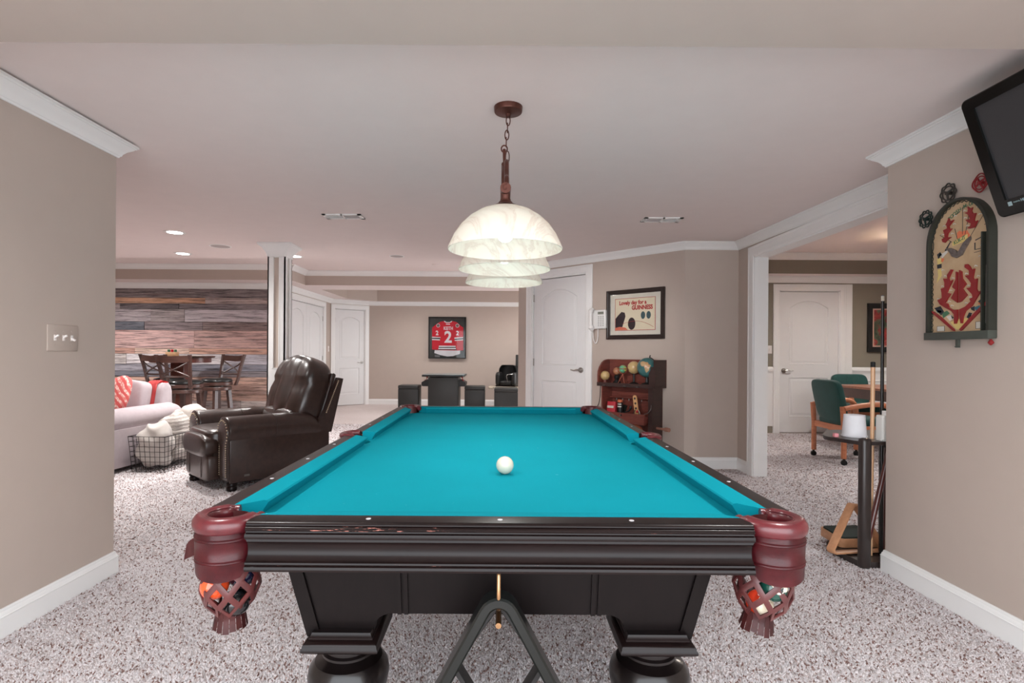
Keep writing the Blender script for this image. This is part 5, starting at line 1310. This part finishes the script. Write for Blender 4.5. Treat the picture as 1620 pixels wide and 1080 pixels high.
# ------------------------------------------------------------ sofa with pillow and throw, blanket basket
M_fab = mat('light_grey_fabric', S(172, 160, 164), .9, var=.05, vscale=20, bump=.25, bscale=500, sheen=.2)
so = thing('sofa', 'light grey fabric sofa with a rolled arm, cut off by the left wall', 'sofa', (-4.37, 5.42, 0), R(-5))
SW, SD = .95, .52
for s in (-1, 1):
    bm = newbm(); rings = []
    P = [(.80+.125*math.cos(R(-30+240*i/16)), .475+.105*math.sin(R(-30+240*i/16))) for i in range(17)]+[(.70, .40), (.70, .045), (.90, .045), (.90, .40)]
    for y, k in ((-SD, .95), (-SD+.012, 1), (.40, 1), (SD-.06, .93), (SD-.03, .75)):
        rings.append([(s*(.80+(x-.80)*k), y, .3+(z-.3)*k if z > .1 else z) for x, z in P])
    loft(bm, rings); arm = obj('arm', bm, M_fab, so, sharp=50)
    bm = newbm(); lathe(bm, [(.001, 0), (.055, 0), (.06, .006), (.06, .012)], 20, Matrix.Translation((s*.80, -SD-.010, .475)) @ Matrix.Rotation(R(-90), 4, 'X')); obj('scroll_button', bm, M_esp, arm)
    bm = newbm(); bx(bm, s*.92, s*.90, -SD+.03, SD-.03, .05, .40); obj('side_panel', bm, M_fab, so)
bm = newbm(); bx(bm, -.72, .72, -SD+.02, SD-.02, .07, .33, bev=.015); obj('base', bm, M_fab, so)
bm = newbm(); rings = []
for x in (-.76, -.74, .74, .76):
    k = .93 if abs(x) > .75 else 1
    rings.append([(x, .40+(y-.40)*k, z*k) for y, z in ((.30, .30), (.36, .70), (.38, .765), (.42, .785), (.48, .78), (.515, .745), (.52, .60), (.50, .05), (.32, .05))])
loft(bm, rings); obj('back', bm, M_fab, so, sharp=50)
for x in (-.36, .36):
    bm = newbm(); superell(bm, (x, -.08, .40), (.355, .42, .085), .35, .25, 36, 14); obj('seat_cushion', bm, M_fab, so, sharp=80)
    bm = newbm(); superell(bm, (x-.03, .25, .63), (.345, .10, .19), .4, .3, 40, 18, rot=(R(-10), 0, 0), disp=.012, dscale=6, seed=x*7); obj('back_cushion', bm, M_fab, so, sharp=80)
bm = newbm(); tube(bm, smoothpts([(.44, .15, .50), (.44, .13, .63), (.44, .17, .78), (.44, .27, .82)], 5), .004, 6); obj('welt', bm, M_fab, so)
for s in (-1, 1):
    for y in (-.44, .44):
        bm = newbm(); cyl(bm, (s*.82, y, 0), (s*.82, y, .05), .025, .03, n=12); obj('foot', bm, M_esp, so)
def pillow_mat():
    t = NT('coral_print'); v = t.coords((14, 14, 14)); 
    w = t.n('ShaderNodeTexWave', wave_type='BANDS', bands_direction='DIAGONAL'); w.inputs['Scale'].default_value = .55; w.inputs['Distortion'].default_value = 3; w.inputs['Detail'].default_value = 3; t.l(v, w.inputs['Vector'])
    f = t.noise(v, 2.6, 4); c = t.mix(t.ramp(w.outputs['Fac'], [(.45, (0, 0, 0, 1)), (.52, (1, 1, 1, 1))]), S(196, 84, 82), t.ramp(f, [(.45, S(222, 186, 178)), (.55, S(204, 118, 112))]))
    t.l(c, t.b.inputs['Base Color']); t.b.inputs['Roughness'].default_value = .9; return t.m
bm = newbm(); superell(bm, (0, 0, 0), (.23, .075, .22), .8, .55, 32, 18)
for v in bm.verts:
    k = max(abs(v.co.x)/.23, abs(v.co.z)/.22); v.co.y *= (1-.55*k*k)
tag(obj('throw_pillow', bm, pillow_mat(), loc=(-3.80, 5.30, .665), rot=(R(-24), R(-16), R(-20)), sharp=80), 'coral red patterned throw pillow leaning on the grey sofa', 'pillow')
M_coral = mat('coral_throw', S(206, 84, 84), .9, var=.1, bump=.2)
bm = newbm(); rings = []
for y, z in ((.30, .56), (.325, .68), (.345, .77), (.39, .802), (.45, .806), (.51, .79), (.535, .74), (.54, .62), (.535, .50)):
    rings.append([(.56+.12*i/8, y+.006*math.sin(i*1.9), z+.006*math.sin(i*2.3)) for i in range(9)])
loft(bm, rings, False); bmesh.ops.solidify(bm, geom=bm.faces[:], thickness=.012)
tag(obj('throw_blanket', bm, M_coral, loc=(-4.34, 5.42, 0), rot=(0, 0, R(-5)), sharp=60), 'coral red throw blanket draped over the sofa back corner', 'blanket')

M_wire = mat('black_wire', S(40, 32, 32), .5, .4)
bk = thing('wire_basket', 'black wire grid basket full of white blankets beside the sofa', 'basket', (-3.235, 5.43, 0), R(-3))
def cornerpt(s, t, z):   # s,t in -1..1
    k = z/.33; a, b = .155+.02*k, .43+.03*k; return Vector((s*a, t*b, z+.004))
for nm, c0, c1, n in (('front_grid', (-1, -1), (1, -1), 7), ('rear_grid', (-1, 1), (1, 1), 7), ('side_grid', (1, -1), (1, 1), 18), ('side_grid', (-1, -1), (-1, 1), 18)):
    bm = newbm()
    for i in range(n+1):
        k = i/n; s, t = c0[0]+(c1[0]-c0[0])*k, c0[1]+(c1[1]-c0[1])*k; cyl(bm, cornerpt(s, t, 0), cornerpt(s, t, .33), .0024, n=5)
    for j in range(7):
        z = .33*j/7; cyl(bm, cornerpt(*c0, z), cornerpt(*c1, z), .0024, n=5)
    o = obj(nm, bm, M_wire, bk); o['kind'] = 'stuff'
bm = newbm(); tube(bm, [cornerpt(s, t, .33) for s, t in ((-1, -1), (1, -1), (1, 1), (-1, 1))], .0045, 6, closed=True); obj('rim', bm, M_wire, bk)
bm = newbm()
for i in range(7): cyl(bm, cornerpt(-1+i/3, -1, 0), cornerpt(-1+i/3, 1, 0), .0024, n=5)
for i in range(18): cyl(bm, cornerpt(-1, -1+i/8.5, 0), cornerpt(1, -1+i/8.5, 0), .0024, n=5)
o = obj('bottom_grid', bm, M_wire, bk); o['kind'] = 'stuff'
M_flc = mat('white_fleece', S(188, 181, 175), .95, var=.04, vscale=30, bump=.6, bscale=180, sheen=.3)
def knit():
    t = NT('white_knit'); v = t.coords((1, 1, 1)); w = t.n('ShaderNodeTexWave', wave_type='BANDS', bands_direction='Z', wave_profile='TRI'); w.inputs['Scale'].default_value = 9; w.inputs['Distortion'].default_value = 2.5; w.inputs['Detail Scale'].default_value = 4; t.l(v, w.inputs['Vector'])
    t.l(t.ramp(w.outputs['Fac'], [(.2, S(172, 164, 158)), (.8, S(196, 189, 183))]), t.b.inputs['Base Color']); t.b.inputs['Roughness'].default_value = .95; t.bump(w.outputs['Fac'], .6, .008); return t.m
M_knit = knit()
def blanket(c, s, label, m, rot, seed, fold=True):
    bm = newbm(); superell(bm, (0, 0, 0), s, .65, .6, 48, 28, disp=.032, dscale=9, seed=seed)
    for v in bm.verts:      # folded layers
        a = v.co.z/s[2]; v.co.x *= 1+.05*math.sin(a*7+v.co.y*9); v.co.y *= 1+.035*math.sin(a*8+v.co.x*12)
    if fold:
        for v in bm.verts: v.co.z += .016*math.sin(v.co.x*34+v.co.y*18); q_ = 1+.07*math.sin(v.co.z*42+2*math.sin(v.co.x*14)); v.co.x *= q_; v.co.y *= q_
    tag(obj('folded_blanket', bm, m, loc=c, rot=rot, sharp=80), label, 'blanket')
def bkp(x, y, z): 
    a = R(-3); return (-3.235+x*math.cos(a)-y*math.sin(a), 5.43+x*math.sin(a)+y*math.cos(a), z)
blanket(bkp(-.03, -.285, .235), (.125, .135, .205), 'white fleece blanket rolled upright at the near end of the wire basket', M_flc, (0, R(8), 0), 1)
blanket(bkp(-.03, -.015, .27), (.13, .13, .235), 'white zigzag knit blanket in the middle of the wire basket', M_knit, (0, R(-5), 0), 5)
blanket(bkp(-.02, .265, .295), (.13, .135, .265), 'white blanket at the far end of the wire basket, highest one', M_flc, (0, 0, 0), 9, False)

# ------------------------------------------------------------ pub table and bar stools
M_pub = wood('pub_brown_wood', S(60, 40, 36), S(88, 60, 52), .35, (6, 6, 40), coat=.25); M_pubr = wood('pub_red_wood', S(96, 52, 44), S(124, 70, 58), .35, (6, 6, 40), coat=.2); M_seat = mat('black_seat_leather', S(30, 32, 32), .28, var=.1, coat=.2)
pt = thing('pub_table', 'round brown pub table with a thick pedestal in front of the plank wall', 'table', (-4.74, 8.0, 0), 0)
bm = newbm(); lathe(bm, [(.001, 1.02), (.43, 1.02), (.445, 1.024), (.452, 1.034), (.448, 1.044), (.43, 1.048), (.001, 1.048)], 48); obj('table_top', bm, M_pub, pt)
bm = newbm(); lathe(bm, [(.40, 1.02), (.40, .955), (.385, .95), (.385, 1.02)], 48, cap=False); obj('apron', bm, M_pubr, pt)
bm = newbm(); box(bm, (0, 0, .53), (.20, .20, .98), bev=.012); obj('pedestal', bm, M_pubr, pt)
for a in range(4):
    bm = newbm(); pr = [(.08, .30), (.13, .26), (.26, .08), (.29, .0), (.23, .0), (.13, .10), (.08, .12)]; prism(bm, pr, -.03, .03, XZ); bm.transform(Matrix.Rotation(R(90*a), 4, 'Z')); obj('foot', bm, M_pubr, pt)
gm = thing('peg_game', 'small wooden box with green and red pegs on the pub table', 'game', (-4.70, 7.72, 1.0485), 0)
bm = newbm(); bx(bm, -.075, .075, -.04, .04, 0, .055, bev=.004); obj('tray', bm, wood('light_wood', S(206, 160, 118), S(226, 184, 142), .5), gm)
for x, m_ in ((-.047, M_bgreen), (0, M_jred), (.047, M_bgreen)):
    bm = newbm(); box(bm, (x, 0, .075), (.03, .03, .038), bev=.006); obj('peg', bm, m_, gm)
st = tag(obj('paper_sheet', bx(newbm(), -.13, .13, -.08, .08, 0, .008), M_paper, loc=(-4.46, 7.80, 1.0485)), 'pale flat sheet lying on the pub table right of the peg game', 'paper')
def stool(x, y, rz, label):
    t = thing('bar_stool', label, 'bar stool', (x, y, 0), rz, 'bar stools around the pub table')
    bm = newbm(); lathe(bm, [(.001, .75), (.13, .748), (.185, .735), (.20, .715), (.198, .70), (.18, .695), (.001, .695)], 32); obj('seat', bm, M_seat, t, sharp=60)
    bm = newbm(); lathe(bm, [(.001, .695), (.195, .695), (.203, .688), (.203, .655), (.19, .65), (.001, .65)], 32); obj('seat_ring', bm, M_pub, t)
    bm = newbm(); lathe(bm, [(.10, .65), (.10, .632), (.185, .63), (.19, .62), (.19, .585), (.18, .58), (.001, .58)], 32); obj('swivel_apron', bm, M_pub, t)
    for a in range(4):
        c, s = math.cos(R(45+90*a)), math.sin(R(45+90*a)); bm = newbm()
        loft(bm, [[(c*r+dx, s*r+dy, z) for dx, dy in ((-.024, -.024), (.024, -.024), (.024, .024), (-.024, .024))] for r, z in ((.145, .60), (.175, .30), (.235, .0))]); obj('leg', bm, M_pub, t)
    bm = newbm(); tube(bm, [(.19*math.cos(2*PI*i/24), .19*math.sin(2*PI*i/24), .22) for i in range(24)], .012, 8, closed=True); obj('foot_ring', bm, M_pub, t)
    for s in (-1, 1):   # back is at +y, seat faces -y
        bm = newbm(); loft(bm, [[(s*xx+dx, yy+dy, z) for dx, dy in ((-.02, -.014), (.02, -.014), (.02, .014), (-.02, .014))] for xx, yy, z in ((.165, .165, .64), (.175, .195, .72), (.19, .23, .90), (.215, .275, 1.075))]); obj('back_post', bm, M_pub, t)
    bm = newbm(); rr = []
    for i in range(9):
        k = i/8; x_ = -.205+.41*k; y_ = .262+.045*math.sin(PI*k); rr.append([(x_, y_+dy, z+.012*abs(2*k-1)) for dy, z in ((-.011, .975), (.011, .975), (.013, 1.055), (-.009, 1.055))])
    loft(bm, rr); obj('top_rail', bm, M_pub, t, sharp=45)
    bm = newbm(); tube(bm, [(-.18, .212, .80), (0, .235, .795), (.18, .212, .80)], .013, 8); obj('lower_rail', bm, M_pub, t)
    for s in (-1, 1):
        bm = newbm(); tube(bm, smoothpts([(-s*.185, .215, .80), (-s*.06, .258, .86), (s*.08, .275, .92), (s*.195, .255, .985)], 4), .010, 6); obj('cross_bar', bm, M_pub, t)
    return t
s1 = stool(-3.97, 7.55, R(-24), 'brown bar stool right of the pub table, seat turned to the camera')
dup(s1, (-4.09, 7.02, 0), R(178), 'brown bar stool in front of the pub table, its cross back to the camera')
dup(s1, (-4.70, 7.66, 0), R(165), 'brown bar stool left of the pub table, partly behind the front stool')

# ------------------------------------------------------------ cue rack and its things
M_rk = mat('dark_rack_wood', S(46, 38, 36), .38, var=.15, coat=.2)
cr = thing('cue_rack', 'dark brown corner floor rack for cues beside the right wall end', 'cue rack', (1.936, 2.872, 0), 0)
bm = newbm(); box(bm, (0, 0, .347), (.056, .05, .694), bev=.018, seg=3); obj('post', bm, M_rk, cr, sharp=50)
shelf = [(-.02, -.01), (.42, .0), (.42, .44), (.06, .44), (-.07, .26), (-.103, .19), (-.10, .15)]
bm = newbm(); prism(bm, shelf, .655, .675); obj('top_shelf', bm, M_rk, cr)
bm = newbm(); prism(bm, [(-.02, -.005), (.42, .0), (.42, .42), (.10, .42), (-.02, .30), (-.05, .24)], .003, .035); obj('base_shelf', bm, M_rk, cr)
for p in ((.39, .40), (.39, .03)):
    bm = newbm(); box(bm, (p[0], p[1], .34), (.05, .05, .66), bev=.012); obj('rear_post', bm, M_rk, cr)
for i, (x, y) in enumerate(((.02, .10), (.06, .16), (.12, .09), (.20, .10))):
    bm = newbm(); lathe(bm, [(.020, .0355), (.020, .0375), (.014, .0375)], 16, Matrix.Translation((x, y, 0)), cap=False); obj('cue_cup', bm, M_black, cr)
M_maple = wood('maple', S(204, 158, 118), S(222, 178, 138), .35, (30, 30, 2), coat=.3)
M_cuebk = mat('black_lacquer', S(24, 24, 24), .25, coat=.4); M_cuered = wood('mahogany_butt', S(70, 34, 32), S(98, 50, 44), .3, (30, 30, 2), coat=.4); M_ferr = mat('white_ferrule', S(224, 216, 200), .4)
def cue(p0, p1, r0, r1, label, m, tip=None, capm=None):
    t = thing('cue_stick', label, 'cue', p0); d = Vector(p1)-Vector(p0); L = d.length; u = d/L
    bm = newbm(); cyl(bm, (0, 0, 0), u*(L-.03), r0, r1, n=14); obj('shaft', bm, m, t)
    bm = newbm(); cyl(bm, u*(L-.03), u*(L-.003), r1*1.02, n=14); obj('ferrule' if tip else 'bumper', bm, capm or M_ferr, t)
    bm = newbm(); cyl(bm, u*(L-.003), u*L, r1*.95, r1*.7, n=12); obj('tip', bm, tip or M_rubber, t)
cue((2.032, 2.96, .038), (2.040, 2.965, 1.097), .0075, .0112, 'short pale maple cue with a black bumper standing up through the rack', M_maple, None, M_rubber)
cue((2.088, 2.962, .038), (2.105, 2.985, 1.462), .0105, .0078, 'long black cue with a white ferrule standing in the rack', M_cuebk, mat('cue_tip', S(120, 130, 150), .8))
cue((1.965, 2.920, .038), (2.115, 2.930, .652), .0150, .0130, 'dark brown cue butt leaning under the rack shelf', M_cuered, None, M_rubber)
cue((2.11, 2.99, .038), (2.145, 3.00, .650), .0140, .0120, 'reddish cue butt right beside the wall end under the rack shelf', M_cuered, None, M_rubber)
# on the shelf
cu = tag(obj('foam_cup', lathe(newbm(), [(.045, .118), (.052, .121), (.061, .008), (.064, .006), (.064, .0), (.001, 0)][::-1]+[(.001, .121)], 28), mat('white_foam', S(226, 226, 230), .6), loc=(1.995, 3.05, .6755)), 'upside down white plastic cup on the cue rack shelf', 'cup')
bt = thing('white_bottle', 'white plastic bottle on the rack shelf at the wall edge', 'bottle', (2.075, 2.905, .6755))
bm = newbm(); prism(bm, round_poly([(-.044, -.03), (.044, -.03), (.044, .03), (-.044, .03)], .012), 0, .135); bmesh.ops.bevel(bm, geom=[e for e in bm.edges if abs(e.verts[0].co.z-e.verts[1].co.z) < 1e-6], offset=.008, segments=2, affect='EDGES'); obj('body', bm, M_ferr if False else mat('white_plastic', S(226, 226, 222), .4), bt)
bm = newbm(); cyl(bm, (0, 0, .135), (0, 0, .158), .022, n=18); obj('cap', bm, M_white, bt)
ck = tag(obj('chalk_cube', box(newbm(), (0, 0, .010), (.022, .022, .02), bev=.002), mat('pink_chalk', S(226, 150, 156), .9), loc=(1.872, 3.02, .6755)), 'pink chalk cube at the left tip of the rack shelf', 'chalk')
# wooden triangles on the base
M_tri = wood('triangle_wood', S(176, 124, 88), S(202, 150, 112), .4, (20, 20, 20))
bm = newbm(); tri = round_poly([(-.185, 0), (.185, 0), (0, .285)], .022); ring_sweep(bm, tri, .012, -.028, .028); 
o = tag(obj('wooden_triangle', bm, M_tri, loc=(1.985, 3.0, .0375), rot=(R(-8), 0, R(8))), 'pale wooden ball triangle standing on the rack base behind the post', 'ball rack')
bm = newbm(); tri = round_poly([(-.14, -.10), (.14, -.10), (0, .15)], .03); prism(bm, tri, 0, .028); 
hole = None
t2 = thing('lined_tray', 'wood edged tray lined with dark green lying on the rack base', 'tray', (2.075, 3.175, .0375), R(4))
bm = newbm(); rim = newbm(); 
ring_sweep(rim, round_poly([(-.15, -.10), (.15, -.10), (.12, .13), (-.12, .13)], .03), .012, 0, .05); rim.transform(Matrix(((1, 0, 0, 0), (0, 0, 1, 0), (0, 1, 0, 0), (0, 0, 0, 1)))); obj('rim', rim, M_tri, t2)
prism(bm, round_poly([(-.137, -.088), (.137, -.088), (.108, .118), (-.108, .118)], .02), .002, .058); obj('lining', bm, mat('dark_green_lining', S(34, 48, 44), .8), t2)

# ------------------------------------------------------------ right room: card table, chairs, painting, pendant
M_oak = wood('oak', S(178, 106, 72), S(206, 134, 96), .42, (4, 4, 30)); M_grn = mat('green_upholstery', S(24, 70, 66), .85, var=.12, vscale=12, bump=.2, bscale=300, sheen=.2)
def armchair(x, y, rz, label):
    t = thing('arm_chair', label, 'chair', (x, y, 0), rz, 'green arm chairs at the card table')
    bm = newbm(); superell(bm, (0, 0, .43), (.235, .24, .055), .4, .3, 32, 12); obj('seat', bm, M_grn, t, sharp=80)
    bm = newbm(); superell(bm, (0, 0, 0), (.245, .035, .225), .35, .28, 36, 18)
    for v in bm.verts: v.co.y += .35*v.co.x**2*-1; v.co.x *= 1-.08*(v.co.z < 0)*abs(v.co.z)/.225
    bm.transform(Matrix.Translation((0, .255, .645)) @ Matrix.Rotation(R(-12), 4, 'X')); bk_ = obj('backrest', bm, M_grn, t, sharp=80)
    for x_ in (-.12, -.04, .04, .12):
        bm = newbm(); tube(bm, [(x_, .185-.0, .47), (x_, .212, .64), (x_, .255, .83)], .003, 5); obj('seam', bm, M_grn, bk_)
    for s in (-1, 1):
        bm = newbm(); rr = []
        pts = smoothpts([(s*.275, -.235, .07), (s*.275, -.235, .35), (s*.275, -.225, .55), (s*.275, -.17, .615), (s*.275, -.05, .625), (s*.275, .12, .605), (s*.275, .25, .58)], 5)
        tube(bm, pts, .026, 8, up=(1, 0, 0)); obj('arm_frame', bm, M_oak, t, sharp=50)
        bm = newbm(); tube(bm, [(s*.265, .245, .07), (s*.265, .245, .38), (s*.265, .26, .60)], .026, 8, up=(1, 0, 0)); obj('rear_leg', bm, M_oak, t)
        bm = newbm(); bx(bm, s*.25, s*.278, -.22, .24, .34, .40); obj('side_rail', bm, M_oak, t)
        for y_ in (-.235, .245):
            bm = newbm(); cyl(bm, (s*.27-.012, y_, .028), (s*.27+.012, y_, .028), .028, n=16); cyl(bm, (s*.27, y_, .03), (s*.27, y_, .075), .012, n=8); obj('caster', bm, M_rubber, t)
    bm = newbm(); bx(bm, -.27, .27, -.245, -.22, .34, .40); bx(bm, -.27, .27, .23, .255, .34, .40); obj('cross_rail', bm, M_oak, t)
    return t
c1 = armchair(3.76, 5.80, R(90), 'green arm chair with oak arms left of the card table, back towards the opening')
dup(c1, (4.78, 7.16, 0), R(0), 'green arm chair beyond the card table, facing the camera')
kt = thing('card_table', 'brown wooden card table in the far right room', 'table', (4.86, 6.22, 0), 0)
M_tb = wood('table_brown', S(66, 42, 36), S(92, 62, 52), .35, (30, 4, 4), coat=.2); M_tt = wood('table_top_orange', S(150, 92, 66), S(176, 116, 88), .35, (4, 30, 4), coat=.3)
bm = newbm(); prism(bm, round_poly([(-.68, -.62), (.68, -.62), (.68, .62), (-.68, .62)], .12), .735, .76); obj('table_top', bm, M_tt, kt)
bm = newbm(); prism(bm, round_poly([(-.65, -.59), (.65, -.59), (.65, .59), (-.65, .59)], .10), .62, .735); obj('apron', bm, M_tb, kt)
for sx in (-1, 1):
    for sy in (-1, 1):
        bm = newbm(); cyl(bm, (sx*.15, sy*.15, .62), (sx*.10, sy*.10, .0), .012, n=8); obj('leg', bm, M_black, kt)
def art():
    t = NT('floral_print'); v = t.coords(); a = t.noise(v, 7, 3, .5); b = t.noise(v, 13, 4, .6)
    c = t.ramp(a, [(.35, S(44, 60, 50)), (.45, S(88, 104, 80)), (.52, S(150, 40, 48)), (.62, S(196, 90, 80)), (.72, S(120, 150, 160))]); c = t.mix(t.ramp(b, [(.4, (0, 0, 0, 1)), (.6, (.5, .5, .5, 1))]), c, S(40, 36, 34)); t.l(c, t.b.inputs['Base Color']); t.b.inputs['Roughness'].default_value = .4; return t.m
pa = thing('framed_painting', 'dark framed red and green painting on the olive wall of the right room', 'painting', (5.60, 7.78, 1.525), 0)
picture_frame(pa, .68, .70, .075, .035, M_black)
bm = newbm(); bx(bm, -.27, .27, -.012, -.004, -.28, .28); obj('liner', bm, mat('pink_liner', S(196, 160, 146), .6), pa)
bm = newbm(); bx(bm, -.245, .245, -.016, -.010, -.255, .255); obj('canvas', bm, art(), pa)
pr = thing('hanging_lamp', 'white glass hanging lamp just showing behind the right wall edge', 'pendant light', (4.585, 6.2, 0), 0)
bm = newbm(); cyl(bm, (0, 0, 2.42), (0, 0, 2.53), .006, n=8); lathe(bm, [(.001, 2.53), (.05, 2.53), (.05, 2.515), (.001, 2.51)], 20); sphere(bm, (0, 0, 2.44), .02, 10, 6); obj('stem', bm, M_bronze, pr)
bm = newbm(); lathe(bm, [(.03, 2.42), (.05, 2.41), (.08, 2.37), (.12, 2.28), (.117, 2.28), (.077, 2.365), (.045, 2.405), (.03, 2.415)], 28, cap=False); obj('shade', bm, M_shade, pr)
lamp('hanging_lamp_light', 'POINT', (0, 0, 2.33), 30, .05, (1, .95, .9), parent=pr)

# ------------------------------------------------------------ fill spots added to brighten the rooms, no fixtures behind them
for x, y, z, p in ((-1.6, 10.2, 2.5, 48), (.6, 10.2, 2.5, 48), (1.6, 8.2, 2.4, 60), (-3.0, 3.5, 2.15, 24), (-4.4, 4.4, 2.15, 12), (-5.6, 5.6, 2.15, 18), (-5.8, 7.2, 2.4, 85), (-.95, 1.25, 2.04, 30), (.95, 1.25, 2.04, 30), (4.2, 3.4, 2.5, 70), (6.2, 5.4, 2.5, 50)):
    lamp('fill_spot', 'SPOT', (x, y, z), p, .06, (1, .985, .965), angle=R(160))
gd = (Vector((1.15, 5.95, 1.2))-Vector((-.95, 1.64, 2.11))).to_track_quat('-Z', 'Y').to_euler()
lamp('aimed_fill_spot', 'SPOT', (-.95, 1.64, 2.11), 150, .05, (1, .985, .965), rot=gd, angle=R(27))  # added spot that brightens the angled wall and door, no fixture there
